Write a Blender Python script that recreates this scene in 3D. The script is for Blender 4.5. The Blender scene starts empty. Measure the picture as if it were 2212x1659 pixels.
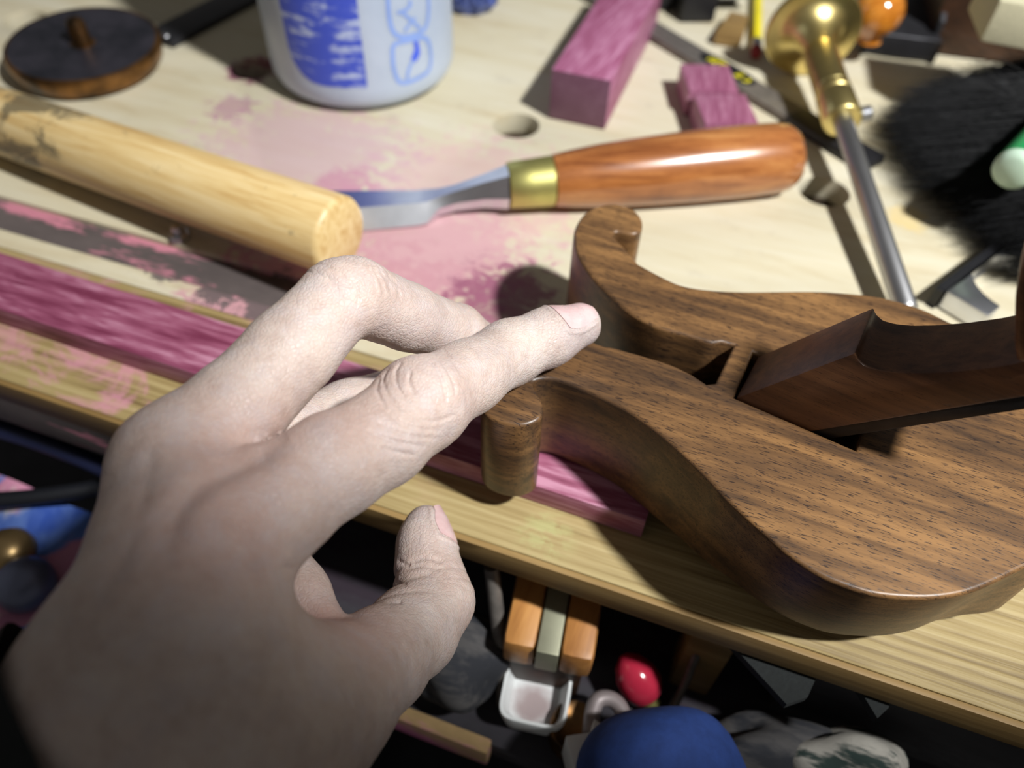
import bpy, bmesh, math, random
import numpy as np
from mathutils import Vector, Matrix
random.seed(7); RNG = np.random.default_rng(7)
S = bpy.context.scene
COL = S.collection

# ------------------------------------------------------------------ camera
F = 1660.0; CX, CY = 1106.0, 829.5
CAM = np.array([0, 0, 0.2])
_d = np.array([1050 - CX, 2250 - CY, F]); _d /= np.linalg.norm(_d)
_up = -_d
_f = np.array([0, 0, 1.0]); _Y = _f - _up * (_f @ _up); _Y /= np.linalg.norm(_Y)
_X = np.cross(_Y, _up)
RM = np.array([_X, _Y, _up])
cam_data = bpy.data.cameras.new('camera'); cam = bpy.data.objects.new('camera', cam_data); COL.objects.link(cam)
cam_data.sensor_width = 36; cam_data.lens = F / 2212 * 36
cam_data.clip_start = 0.005; cam_data.clip_end = 20
m = Matrix.Identity(4)
for i in range(3):
    m[i][0] = RM[i][0]; m[i][1] = -RM[i][1]; m[i][2] = -RM[i][2]; m[i][3] = CAM[i]
cam.matrix_world = m
cam_data.dof.use_dof = True
cam_data.dof.focus_distance = 0.185
cam_data.dof.aperture_fstop = 8.2
S.camera = cam

# ------------------------------------------------------------------ world, lamp, exposure
w = bpy.data.worlds.new('world'); S.world = w; w.use_nodes = True
w.node_tree.nodes['Background'].inputs[0].default_value = (1.0, 0.96, 0.92, 1)
w.node_tree.nodes['Background'].inputs[1].default_value = 0.09
def spot(name, loc, target, energy, size, blend, radius, col):
    l = bpy.data.lights.new(name, 'SPOT'); o = bpy.data.objects.new(name, l); COL.objects.link(o)
    l.energy = energy; l.spot_size = math.radians(size); l.spot_blend = blend; l.shadow_soft_size = radius; l.color = col
    o.location = loc
    o.rotation_euler = (Vector(target) - Vector(loc)).to_track_quat('-Z', 'Y').to_euler()
    return o
LAMP = (0.47, -0.11, 0.79)
spot('bench_lamp', LAMP, (LAMP[0] - 0.50, LAMP[1] + 0.94, LAMP[2] - 1.0), 62, 60.8, 0.20, 0.03, (0.985, 0.985, 0.97))
S.view_settings.view_transform = 'Standard'; S.view_settings.look = 'None'
S.view_settings.exposure = 0.0; S.view_settings.gamma = 1.0
try: S.view_settings.use_curve_mapping = False
except Exception: pass

# ------------------------------------------------------------------ geometry helpers
def ray(u, v): return RM @ np.array([(u - CX) / F, (v - CY) / F, 1.0])
def P(u, v, z=0.0):
    r = ray(u, v); return CAM + r * ((z - CAM[2]) / r[2])
def on_plane(u, v, p0, n):
    r = ray(u, v); return CAM + r * (((p0 - CAM) @ n) / (r @ n))
UA = math.radians(-18.0)
UX = np.array([math.cos(UA), math.sin(UA), 0]); VX = np.array([-UX[1], UX[0], 0]); ZX = np.array([0, 0, 1.0])
def B(u, v, z=0.0): return UX * u + VX * v + ZX * z
def nrm(a): a = np.asarray(a, float); return a / np.linalg.norm(a)

def set_props(o, label=None, cat=None, group=None, kind=None):
    if label: o['label'] = label
    if cat: o['category'] = cat
    if group: o['group'] = group
    if kind: o['kind'] = kind
    return o
def thing(name, label, cat, loc, group=None):
    o = bpy.data.objects.new(name, None); COL.objects.link(o); o.location = tuple(loc); o.empty_display_size = 0.01
    return set_props(o, label, cat, group)
def wloc(o):
    l = Vector((0, 0, 0))
    while o is not None: l = l + o.location; o = o.parent
    return np.array(l)
def link_mesh(name, me, mat, parent=None, smooth=35, loc=None, label=None):
    """me holds world coordinates; it is moved to its own origin"""
    o = bpy.data.objects.new(name, me); COL.objects.link(o)
    n = len(me.vertices); co = np.empty(n * 3, 'f'); me.vertices.foreach_get('co', co); co = co.reshape(-1, 3)
    if parent is not None: base = wloc(parent); o.parent = parent; off = np.zeros(3)
    else: off = np.array(loc) if loc is not None else np.array([(co[:, 0].min() + co[:, 0].max()) / 2, (co[:, 1].min() + co[:, 1].max()) / 2, co[:, 2].min()]); base = off; o.location = tuple(off)
    co = co - base.astype('f')
    me.vertices.foreach_set('co', co.astype('f').ravel())
    if mat is not None:
        me.materials.clear(); me.materials.append(mat)
    if smooth:
        me.polygons.foreach_set('use_smooth', np.ones(len(me.polygons), bool))
        me.set_sharp_from_angle(angle=math.radians(smooth))
    me.update()
    if label: o['label'] = label
    return o
def mesh_from(verts, faces):
    me = bpy.data.meshes.new('m'); me.from_pydata([tuple(map(float, v)) for v in verts], [], [tuple(f) for f in faces]); me.update(); me.validate()
    return me
def bm_mesh(bm):
    bmesh.ops.recalc_face_normals(bm, faces=bm.faces); me = bpy.data.meshes.new('m'); bm.to_mesh(me); bm.free(); return me
def frame(axis, upv=(0, 0, 1)):
    a = nrm(axis); u = np.array(upv, float)
    if abs(a @ nrm(u)) > 0.98: u = np.array([0, 1.0, 0])
    s = nrm(np.cross(u, a)); t = np.cross(a, s); return a, s, t   # axis, side, up
def lathe(p0, axis, prof, seg=40, upv=(0, 0, 1), sq=None):
    a, s, t = frame(axis, upv); vs = []; fs = []; p0 = np.asarray(p0, float)
    rings = []
    for (h, r) in prof:
        if r < 1e-6: rings.append([len(vs)]); vs.append(p0 + a * h); continue
        row = []
        for k in range(seg):
            th = 2 * math.pi * k / seg; row.append(len(vs)); vs.append(p0 + a * h + (s * math.cos(th) + t * math.sin(th)) * r)
        rings.append(row)
    for A, Bq in zip(rings[:-1], rings[1:]):
        for k in range(seg):
            k2 = (k + 1) % seg
            if len(A) == 1 and len(Bq) == 1: continue
            if len(A) == 1: fs.append((A[0], Bq[k2], Bq[k]))
            elif len(Bq) == 1: fs.append((A[k], A[k2], Bq[0]))
            else: fs.append((A[k], A[k2], Bq[k2], Bq[k]))
    if len(rings[0]) > 1: fs.append(tuple(reversed(rings[0])))
    if len(rings[-1]) > 1: fs.append(tuple(rings[-1]))
    bm = bmesh.new(); me = mesh_from(vs, fs); bm.from_mesh(me); bpy.data.meshes.remove(me)
    return bm_mesh(bm)
def box(c, ax, ay, az, dims, bevel=0.0005, seg=2):
    """box centred at c with axes ax, ay, az and full dims"""
    bm = bmesh.new(); bmesh.ops.create_cube(bm, size=1.0)
    for v in bm.verts:
        q = np.array(c) + nrm(ax) * v.co.x * dims[0] + nrm(ay) * v.co.y * dims[1] + nrm(az) * v.co.z * dims[2]
        v.co = q
    if bevel: bmesh.ops.bevel(bm, geom=bm.edges[:], offset=bevel, segments=seg, affect='EDGES', profile=0.6)
    return bm_mesh(bm)
def ybox(c, yaw, dims, bevel=0.0005):
    a = (math.cos(yaw), math.sin(yaw), 0); return box(c, a, (-a[1], a[0], 0), (0, 0, 1), dims, bevel)
def prism(poly, vec, bevel=0.0004, seg=2):
    bm = bmesh.new(); vec = np.asarray(vec, float)
    A = [bm.verts.new(tuple(np.asarray(p, float))) for p in poly]; Bv = [bm.verts.new(tuple(np.asarray(p, float) + vec)) for p in poly]
    bm.faces.new(A); bm.faces.new(list(reversed(Bv))); n = len(A)
    for i in range(n): bm.faces.new((A[i], Bv[i], Bv[(i + 1) % n], A[(i + 1) % n]))
    bmesh.ops.recalc_face_normals(bm, faces=bm.faces)
    if bevel: bmesh.ops.bevel(bm, geom=bm.edges[:], offset=bevel, segments=seg, affect='EDGES', profile=0.6)
    return bm_mesh(bm)
def tube(pts, rad, seg=12, closed=False):
    pts = [np.asarray(p, float) for p in pts]; n = len(pts); vs = []; fs = []
    if not hasattr(rad, '__len__'): rad = [rad] * n
    t0 = nrm(pts[1] - pts[0]); a, s, t = frame(t0); prev = s
    for i, p in enumerate(pts):
        tg = nrm(pts[min(i + 1, n - 1)] - pts[max(i - 1, 0)]); s = nrm(prev - tg * (prev @ tg)); t = np.cross(tg, s); prev = s
        for k in range(seg):
            th = 2 * math.pi * k / seg; vs.append(p + (s * math.cos(th) + t * math.sin(th)) * rad[i])
    for i in range(n - 1):
        for k in range(seg):
            fs.append((i * seg + k, i * seg + (k + 1) % seg, (i + 1) * seg + (k + 1) % seg, (i + 1) * seg + k))
    fs.append(tuple(range(seg - 1, -1, -1))); fs.append(tuple((n - 1) * seg + k for k in range(seg)))
    return mesh_from(vs, fs)
def smooth_pts(pts, sub=6, closed=False):
    pts = [np.asarray(p, float) for p in pts]; n = len(pts); out = []
    rng = n if closed else n - 1
    for i in range(rng):
        if closed: p0, p1, p2, p3 = pts[(i - 1) % n], pts[i], pts[(i + 1) % n], pts[(i + 2) % n]
        else: p0, p1, p2, p3 = pts[max(i - 1, 0)], pts[i], pts[i + 1], pts[min(i + 2, n - 1)]
        for k in range(sub):
            t = k / sub; t2 = t * t; t3 = t2 * t
            out.append(0.5 * ((2 * p1) + (-p0 + p2) * t + (2 * p0 - 5 * p1 + 4 * p2 - p3) * t2 + (-p0 + 3 * p1 - 3 * p2 + p3) * t3))
    if not closed: out.append(pts[-1])
    return out
def plate(outlines, z0, z1, bevel=0.0, res=3):
    """solid with holes from closed 2D outlines (first outer, rest holes), world xy"""
    cu = bpy.data.curves.new('c', 'CURVE'); cu.dimensions = '2D'; cu.fill_mode = 'BOTH'
    for ol in outlines:
        sp = cu.splines.new('POLY'); sp.points.add(len(ol) - 1)
        for q, p in zip(sp.points, ol): q.co = (p[0], p[1], 0, 1)
        sp.use_cyclic_u = True
    cu.extrude = (z1 - z0) / 2 - bevel; cu.bevel_depth = bevel; cu.offset = -bevel; cu.bevel_resolution = res
    o = bpy.data.objects.new('tmp', cu); COL.objects.link(o)
    dg = bpy.context.evaluated_depsgraph_get(); dg.update()
    me = bpy.data.meshes.new_from_object(o.evaluated_get(dg))
    COL.objects.unlink(o); bpy.data.objects.remove(o); bpy.data.curves.remove(cu)
    bm = bmesh.new(); bm.from_mesh(me); bmesh.ops.remove_doubles(bm, verts=bm.verts, dist=1e-6)
    for v in bm.verts: v.co.z += (z0 + z1) / 2
    bm.to_mesh(me); bm.free(); me.materials.clear()
    return me
def circle(c, r, n=40): return [(c[0] + r * math.cos(2 * math.pi * k / n), c[1] + r * math.sin(2 * math.pi * k / n)) for k in range(n)]

# ------------------------------------------------------------------ materials
def lin(*c):
    return tuple(((x / 255) / 12.92 if x <= 10 else (((x / 255) + 0.055) / 1.055) ** 2.4) for x in c) + (1,)
class N:
    def __init__(s, name):
        s.m = bpy.data.materials.new(name); s.m.use_nodes = True; s.t = s.m.node_tree; s.b = s.t.nodes['Principled BSDF']
        s.tc = s.t.nodes.new('ShaderNodeTexCoord')
    def n(s, typ, **kw):
        x = s.t.nodes.new(typ)
        for k, v in kw.items(): setattr(x, k, v)
        return x
    def l(s, a, b): s.t.links.new(a, b)
    def mapping(s, yaw=0, scale=(1, 1, 1), rot=None, loc=(0, 0, 0), src=None):
        a = s.n('ShaderNodeMapping'); a.inputs['Rotation'].default_value = rot if rot else (0, 0, -yaw); s.l(src or s.tc.outputs['Object'], a.inputs[0])
        a.inputs['Location'].default_value = loc
        b = s.n('ShaderNodeMapping'); b.inputs['Scale'].default_value = scale; s.l(a.outputs[0], b.inputs[0]); return b.outputs[0]
    def noise(s, vec, scale, detail=4, rough=0.6, dist=0.0):
        x = s.n('ShaderNodeTexNoise'); x.inputs['Scale'].default_value = scale; x.inputs['Detail'].default_value = detail; x.inputs['Roughness'].default_value = rough; x.inputs['Distortion'].default_value = dist
        s.l(vec, x.inputs['Vector']); return x.outputs['Fac']
    def ramp(s, fac, stops):
        x = s.n('ShaderNodeValToRGB'); e = x.color_ramp.elements
        while len(e) > len(stops): e.remove(e[-1])
        while len(e) < len(stops): e.new(0.5)
        for q, (p, c) in zip(e, stops): q.position = p; q.color = c if len(c) == 4 else tuple(c) + (1,)
        s.l(fac, x.inputs[0]); return x.outputs[0]
    def rng(s, val, a, b, c=0.0, d=1.0):
        x = s.n('ShaderNodeMapRange'); x.interpolation_type = 'SMOOTHSTEP'
        for i, q in zip((1, 2, 3, 4), (a, b, c, d)): x.inputs[i].default_value = q
        s.l(val, x.inputs[0]); return x.outputs[0]
    def math(s, op, a, b=None):
        x = s.n('ShaderNodeMath', operation=op)
        for i, q in enumerate((a, b)):
            if q is None: continue
            if isinstance(q, (int, float)): x.inputs[i].default_value = q
            else: s.l(q, x.inputs[i])
        return x.outputs[0]
    def mix(s, fac, a, b, blend='MIX'):
        x = s.n('ShaderNodeMix', data_type='RGBA', blend_type=blend)
        for i, q in ((0, fac), (6, a), (7, b)):
            if isinstance(q, (int, float)): x.inputs[i].default_value = q
            elif isinstance(q, tuple): x.inputs[i].default_value = q
            else: s.l(q, x.inputs[i])
        return x.outputs[2]
    def bump(s, h, strength, dist=0.001):
        x = s.n('ShaderNodeBump'); x.inputs['Strength'].default_value = strength; x.inputs['Distance'].default_value = dist
        s.l(h, x.inputs['Height']); s.l(x.outputs[0], s.b.inputs['Normal'])
    def set(s, **kw):
        for k, v in kw.items():
            i = s.b.inputs[k.replace('_', ' ')]
            if hasattr(v, 'is_linked') or hasattr(v, 'links'): s.l(v, i)
            else: i.default_value = v
        return s
def plain(name, col, rough=0.5, metal=0.0, var=0.12, vs=60, bump=0.0, **kw):
    q = N(name); v = q.mapping(); f = q.noise(v, vs, 5, 0.65)
    d = tuple(c * (1 - var) for c in col[:3]) + (1,); u = tuple(min(1, c * (1 + var)) for c in col[:3]) + (1,)
    q.set(Base_Color=q.ramp(f, [(0.3, d), (0.7, u)]), Roughness=rough, Metallic=metal)
    if bump: q.bump(f, bump, 0.0006)
    q.set(**kw); return q.m
def wood(name, dark, mid, light, yaw=0.0, along=30, across=420, rough=0.45, pore=0.0, porecol=None, rot=None, bump=0.15, coat=0.0, pore_thr=0.60, endgrain=None, spread=0.15):
    q = N(name)
    v = q.mapping(yaw, (along, across, across), rot=rot); f = q.noise(v, 1.0, 6, 0.62, 0.4)
    big = q.noise(q.mapping(yaw, (along * 0.35, across * 0.13, across * 0.13), rot=rot), 1.0, 3, 0.5, 0.8)
    ff = q.math('ADD', q.math('MULTIPLY', f, 0.55), q.math('MULTIPLY', big, 0.45))
    c = q.ramp(ff, [(0.5 - spread, dark), (0.5, mid), (0.5 + spread, light)])
    if pore:
        pv = q.noise(q.mapping(yaw, (330, 2900, 2900), rot=rot), 1.0, 2, 0.5); pm = q.rng(pv, pore_thr, pore_thr + 0.07)
        c = q.mix(q.math('MULTIPLY', pm, pore), c, porecol or tuple(x * 0.25 for x in dark[:3]) + (1,))
        h = q.math('SUBTRACT', q.math('MULTIPLY', f, 0.3), pm)
    else: h = f
    if endgrain:
        geo = q.n('ShaderNodeNewGeometry'); dt = q.n('ShaderNodeVectorMath', operation='DOT_PRODUCT'); q.l(geo.outputs['True Normal'], dt.inputs[0]); dt.inputs[1].default_value = (math.cos(yaw), math.sin(yaw), 0)
        c = q.mix(q.math('MULTIPLY', q.rng(q.math('ABSOLUTE', dt.outputs['Value']), 0.6, 0.85), 0.8), c, endgrain)
    q.set(Base_Color=c, Roughness=rough)
    if coat: q.set(Coat_Weight=coat, Coat_Roughness=0.12)
    q.bump(h, bump, 0.0004)
    return q.m
AXA = math.radians(-27.0)     # long axis of the plane
M = {}
M['walnut'] = wood('walnut', lin(60, 45, 34), lin(106, 77, 49), lin(146, 108, 67), AXA + 0.1, 26, 260, 0.38, 0.85, lin(36, 26, 24), bump=0.10, pore_thr=0.57, spread=0.13)
M['walnut_wedge'] = wood('walnut_wedge', lin(66, 42, 28), lin(102, 68, 46), lin(126, 86, 56), AXA, 26, 330, 0.4, 0.5, lin(38, 22, 16), bump=0.15)
M['purple'] = wood('purpleheart', lin(110, 44, 70), lin(144, 78, 104), lin(182, 128, 150), UA, 45, 480, 0.5, bump=0.2, endgrain=lin(84, 58, 72), spread=0.10)
M['purple_b'] = wood('purpleheart_block', lin(132, 62, 92), lin(160, 96, 128), lin(190, 136, 164), math.radians(66), 60, 700, 0.5, bump=0.2, endgrain=lin(92, 66, 82))
M['purple_c'] = wood('purpleheart_offcut', lin(118, 54, 84), lin(152, 92, 120), lin(186, 138, 160), math.radians(85), 50, 600, 0.5, bump=0.2)
M['dowel'] = None
M['handle'] = wood('bubinga', lin(112, 60, 30), lin(166, 104, 56), lin(194, 136, 80), math.radians(5), 26, 300, 0.24, 0.35, lin(90, 34, 16), bump=0.05, coat=0.7)
M['brass'] = plain('brass', lin(226, 206, 138), 0.34, 1.0, 0.08, 200)
M['brass_dull'] = plain('brass_satin', lin(196, 190, 118), 0.46, 0.9, 0.08, 160)
M['steel'] = plain('polished_steel', lin(214, 216, 222), 0.32, 1.0, 0.05, 200)
M['steel_dark'] = plain('dark_steel', lin(112, 107, 102), 0.5, 0.4, 0.22, 220)
M['iron'] = plain('blackened_iron', lin(58, 58, 62), 0.45, 0.6, 0.2, 120)
M['black'] = plain('black_plastic', lin(22, 22, 26), 0.5, 0, 0.2, 90)
M['white'] = plain('white_plastic', lin(226, 228, 226), 0.45, 0, 0.05, 80)

# ------------------------------------------------------------------ workbench
HR = 0.0112
holes = [P(545, 148), P(1115, 270), P(1780, 413)]
d = holes[2] - holes[1]; holes += [holes[2] + d, holes[0] - d]
def pine():
    q = N('pine_bench'); yaw = UA
    f = q.noise(q.mapping(yaw, (20, 130, 130)), 1.0, 6, 0.65, 0.6); big = q.noise(q.mapping(yaw, (6, 30, 30)), 1.0, 3, 0.5, 0.5)
    ff = q.math('ADD', q.math('MULTIPLY', f, 0.5), q.math('MULTIPLY', big, 0.5))
    c = q.ramp(ff, [(0.30, lin(184, 168, 134)), (0.45, lin(201, 192, 165)), (0.68, lin(210, 205, 186))])
    g = q.noise(q.mapping(yaw, (45, 60, 60)), 1.0, 6, 0.7); c = q.mix(q.math('MULTIPLY', q.rng(g, 0.55, 0.75), 0.35), c, lin(150, 138, 124))
    pn = q.noise(q.mapping(yaw, (130, 170, 170)), 1.0, 7, 0.72, 0.6)
    geo = q.n('ShaderNodeNewGeometry')
    def blob(p, r, col, amt, thr=(0.42, 0.62), noise=pn):
        nonlocal c
        dn = q.n('ShaderNodeVectorMath', operation='DISTANCE'); q.l(geo.outputs['Position'], dn.inputs[0]); dn.inputs[1].default_value = tuple(p)
        fall = q.rng(dn.outputs['Value'], 0.0, r, 1, 0)
        mk = q.rng(q.math('ADD', noise, q.math('MULTIPLY', q.math('SUBTRACT', fall, 0.5), 0.5)), thr[0], thr[1])
        mk = q.math('MULTIPLY', q.math('MULTIPLY', mk, amt), q.rng(fall, 0.02, 0.25))
        c = q.mix(mk, c, col)
    pk = lin(192, 132, 150); dkp = lin(128, 52, 92)
    blob(P(920, 550), 0.085, pk, 0.85, (0.44, 0.66)); blob(P(1000, 430), 0.10, lin(206, 168, 170), 0.6, (0.46, 0.62)); blob(P(650, 330), 0.11, lin(198, 160, 172), 0.6, (0.50, 0.66)); blob(P(560, 640), 0.06, pk, 0.8); blob(P(300, 880), 0.07, lin(206, 150, 166), 0.7)
    blob(P(545, 150), 0.024, dkp, 0.85, (0.40, 0.55)); blob(P(500, 230), 0.03, lin(160, 96, 136), 0.5, (0.54, 0.66)); blob(P(1080, 650), 0.05, dkp, 0.75, (0.5, 0.68)); blob(P(740, 400), 0.03, lin(186, 110, 146), 0.5, (0.48, 0.64))
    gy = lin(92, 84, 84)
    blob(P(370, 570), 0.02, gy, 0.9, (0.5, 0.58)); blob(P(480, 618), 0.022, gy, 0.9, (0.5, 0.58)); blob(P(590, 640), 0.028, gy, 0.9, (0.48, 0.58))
    blob(P(1180, 1155), 0.02, lin(176, 176, 120), 0.45, (0.5, 0.62)); blob(P(1960, 470), 0.02, lin(226, 190, 90), 0.4, (0.5, 0.6))
    q.set(Base_Color=c, Roughness=0.62); q.bump(f, 0.35, 0.0006)
    return q.m
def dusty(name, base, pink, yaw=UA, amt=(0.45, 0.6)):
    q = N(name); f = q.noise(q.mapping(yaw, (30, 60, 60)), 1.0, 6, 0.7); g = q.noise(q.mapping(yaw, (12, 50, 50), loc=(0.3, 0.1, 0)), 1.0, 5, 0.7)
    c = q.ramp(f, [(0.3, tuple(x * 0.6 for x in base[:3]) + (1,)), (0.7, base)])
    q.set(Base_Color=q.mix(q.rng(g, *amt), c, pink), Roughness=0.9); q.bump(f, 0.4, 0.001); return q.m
M['pine'] = pine()
M['edge'] = wood('pine_edge', lin(112, 88, 48), lin(138, 110, 64), lin(160, 132, 84), UA, 14, 260, 0.6, bump=0.3)
M['groove'] = dusty('groove_dust', lin(96, 86, 84), lin(190, 122, 138), amt=(0.52, 0.60))
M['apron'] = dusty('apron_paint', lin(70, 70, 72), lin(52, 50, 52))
EDGE = 0.1035
bench = thing('workbench', 'pale pine workbench top with round dog holes and purple sawdust stains', 'workbench', B(0, 0.45, -0.60))
def BB(u, v): p = B(u, v); return (p[0], p[1])
outer = [BB(-0.75, 0.1580), BB(0.75, 0.1580), BB(0.75, 0.95), BB(-0.75, 0.95)]
hl = [circle(h, HR) for h in holes]
gv0, gv1 = 0.1665, 0.184; gr = (gv1 - gv0) / 2; gm = (gv0 + gv1) / 2
slot = [BB(-0.70, gv0)] + [BB(-0.150 + gr * math.cos(t), gm + gr * math.sin(t)) for t in np.linspace(-math.pi / 2, math.pi / 2, 14)] + [BB(-0.70, gv1)]
link_mesh('top_board', plate([outer, slot] + hl, -0.011, 0.0, 0.0004, 2), M['pine'], bench, 30)
def rough_pine():
    q = N('rough_pine'); f = q.noise(q.mapping(UA, (9, 420, 420)), 1.0, 5, 0.6, 0.25); big = q.noise(q.mapping(UA, (8, 40, 40)), 1.0, 4, 0.6, 0.6)
    ff = q.math('ADD', q.math('MULTIPLY', f, 0.65), q.math('MULTIPLY', big, 0.35)); c = q.ramp(ff, [(0.36, lin(112, 92, 56)), (0.47, lin(156, 136, 90)), (0.62, lin(178, 160, 114))])
    g = q.noise(q.mapping(UA, (26, 34, 34)), 1.0, 6, 0.7, 0.5); geo = q.n('ShaderNodeNewGeometry'); dn = q.n('ShaderNodeVectorMath', operation='DISTANCE'); q.l(geo.outputs['Position'], dn.inputs[0]); dn.inputs[1].default_value = tuple(P(300, 850))
    c = q.mix(q.math('MULTIPLY', q.rng(g, 0.48, 0.62), q.rng(dn.outputs['Value'], 0.03, 0.12, 0.75, 0)), c, lin(204, 140, 158))
    dn2 = q.n('ShaderNodeVectorMath', operation='DISTANCE'); q.l(geo.outputs['Position'], dn2.inputs[0]); dn2.inputs[1].default_value = tuple(P(1180, 1155))
    c = q.mix(q.math('MULTIPLY', q.rng(q.noise(q.mapping(UA, (90, 160, 160)), 1.0, 5, .7), 0.45, 0.6), q.rng(dn2.outputs['Value'], 0.002, 0.012, 0.7, 0)), c, lin(176, 176, 120))
    q.set(Base_Color=c, Roughness=0.6); q.bump(f, 0.7, 0.0012); return q.m
link_mesh('front_board', plate([[BB(-0.75, EDGE), BB(0.75, EDGE), BB(0.75, 0.1578), BB(-0.75, 0.1578)]], -0.011, 0.0, 0.0004, 2), rough_pine(), bench, 30)
link_mesh('groove_floor', plate([[BB(-0.72, gv0 - 0.004), BB(-0.13, gv0 - 0.004), BB(-0.13, gv1 + 0.004), BB(-0.72, gv1 + 0.004)]], -0.0075, -0.0025), M['groove'], bench, 30)
me = plate([[BB(-0.74, 0.128), BB(0.74, 0.128), BB(0.74, 0.94), BB(-0.74, 0.94)]] + [circle(h, HR * 0.98) for h in holes], -0.045, -0.0112)
link_mesh('core_board', me, plain('core_wood', lin(84, 70, 54), .8), bench, 30)  # core colour darkened to put shade inside the dog holes
link_mesh('front_edging', box(B(0, EDGE - 0.0010, -0.0058), UX, VX, ZX, (1.5, 0.0019, 0.0108), 0.0003), M['edge'], bench, 30)
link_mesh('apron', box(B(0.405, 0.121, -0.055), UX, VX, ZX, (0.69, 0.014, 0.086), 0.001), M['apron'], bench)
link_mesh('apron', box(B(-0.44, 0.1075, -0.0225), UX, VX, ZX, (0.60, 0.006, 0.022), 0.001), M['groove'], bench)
for uu in (-0.62, 0.0325, 0.62):
    link_mesh('leg', box(B(uu, 0.1185, -0.345), UX, VX, ZX, (0.014 if uu == 0.0325 else 0.06, 0.016, 0.66), 0.002), M['edge'], bench)
    link_mesh('leg', box(B(uu, 0.86, -0.322), UX, VX, ZX, (0.06, 0.06, 0.55), 0.002), M['edge'], bench)
#--STRUCT--
# lower shelf, floor
M['floor'] = plain('dark_floor', lin(44, 44, 50), 0.8, 0, 0.4, 30)
fl = link_mesh('floor', ybox((0, 0.2, -0.605), 0, (3.0, 3.0, 0.01), 0), M['floor'], None, 0); set_props(fl, 'dark workshop floor under the bench', 'floor', kind='structure')
SHZ = -0.070
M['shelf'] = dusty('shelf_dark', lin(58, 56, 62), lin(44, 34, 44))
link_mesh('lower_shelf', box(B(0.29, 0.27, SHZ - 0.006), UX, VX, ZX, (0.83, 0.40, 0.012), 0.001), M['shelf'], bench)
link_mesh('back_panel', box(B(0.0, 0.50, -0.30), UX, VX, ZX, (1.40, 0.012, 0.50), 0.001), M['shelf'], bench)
M['shelf_edge'] = dusty('shelf_edge_pink', lin(168, 140, 96), lin(190, 108, 150), amt=(0.40, 0.55))

# ------------------------------------------------------------------ walnut plane
ZT, ZB = 0.044, 0.0095
far_arm = [(1379, 568), (1364, 550), (1346, 530), (1328, 512), (1325, 505), (1334, 500), (1362, 505), (1380, 502), (1388, 490), (1386, 470), (1370, 452), (1345, 442), (1318, 439), (1285, 446), (1258, 464), (1241, 495), (1241, 525), (1250, 555), (1276, 594), (1313, 634), (1361, 675), (1421, 707), (1481, 724), (1552, 745)]
throat = [(1560, 738), (1586, 744), (1546, 826), (1527, 828)]
near_in = [(1497, 808), (1451, 786), (1391, 767), (1331, 750), (1292, 741)]
near_hook = [(1069, 907), (1096, 916), (1129, 919), (1160, 909), (1173, 893), (1171, 866), (1161, 848), (1152, 831), (1155, 822), (1180, 818), (1210, 822), (1247, 835), (1292, 854), (1352, 884), (1397, 914), (1442, 950), (1488, 992), (1533, 1037), (1560, 1068), (1600, 1107), (1650, 1152), (1698, 1195), (1766, 1241), (1834, 1270), (1902, 1288), (2004, 1294), (2089, 1282), (2157, 1255), (2212, 1228)]
far_out = [(2036, 686), (1976, 660), (1902, 640), (1827, 631), (1752, 627), (1632, 628), (1572, 627), (1512, 622), (1466, 612), (1421, 591)]
AX = np.array([math.cos(AXA), math.sin(AXA), 0]); AN = np.array([-AX[1], AX[0], 0]); REF = np.array([0.0632, 0.1406, 0])
def SD(s, dd): return REF + AX * s + AN * dd
W = lambda L: [P(u, v, ZT) for u, v in L]
hid = [SD(-0.050, -0.0095), SD(-0.0575, -0.0155), SD(-0.0620, -0.0225)] + W([(1046, 838), (1038, 858), (1040, 878), (1050, 895)])
rear = [SD(0.083, -0.014), SD(0.086, 0.003), SD(0.083, 0.020), SD(0.076, 0.034), SD(0.064, 0.045)]
outl = smooth_pts(W(far_arm), 4)[:-1] + W(throat) + smooth_pts(W(near_in) + hid + W(near_hook) + rear + W(far_out) + [W(far_arm)[0]], 4)[:-1]
# mortise for the wedge
mor = W([(1628, 760), (1586, 857), (1850, 971)]); mor.append(mor[0] + mor[2] - mor[1])
plane = thing('router_plane', 'dark walnut hand plane body with two scrolled horns, under the index finger', 'hand plane', SD(0, 0) + ZX * ZB)
me = plate([[(p[0], p[1]) for p in outl], [(p[0], p[1]) for p in mor]], ZB, ZT, 0.0012, 4)
co = np.empty(len(me.vertices) * 3, 'f'); me.vertices.foreach_get('co', co); co = co.reshape(-1, 3)
rel = co - REF; s_ = rel @ AX; d_ = rel @ AN; k_ = np.clip((s_ + 0.015) / 0.05, 0, 1); k_ = k_ * k_ * (3 - 2 * k_)
sh = np.where(d_ < 0, 0.0065, 0.003) * k_ * (ZT - co[:, 2]) / (ZT - ZB) * np.clip((np.abs(d_) - 0.012) / 0.02, 0, 1)
co -= (AN[None] * (np.sign(d_) * sh)[:, None]).astype('f'); me.vertices.foreach_set('co', co.ravel())
link_mesh('body', me, M['walnut'], plane, 40)
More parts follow.
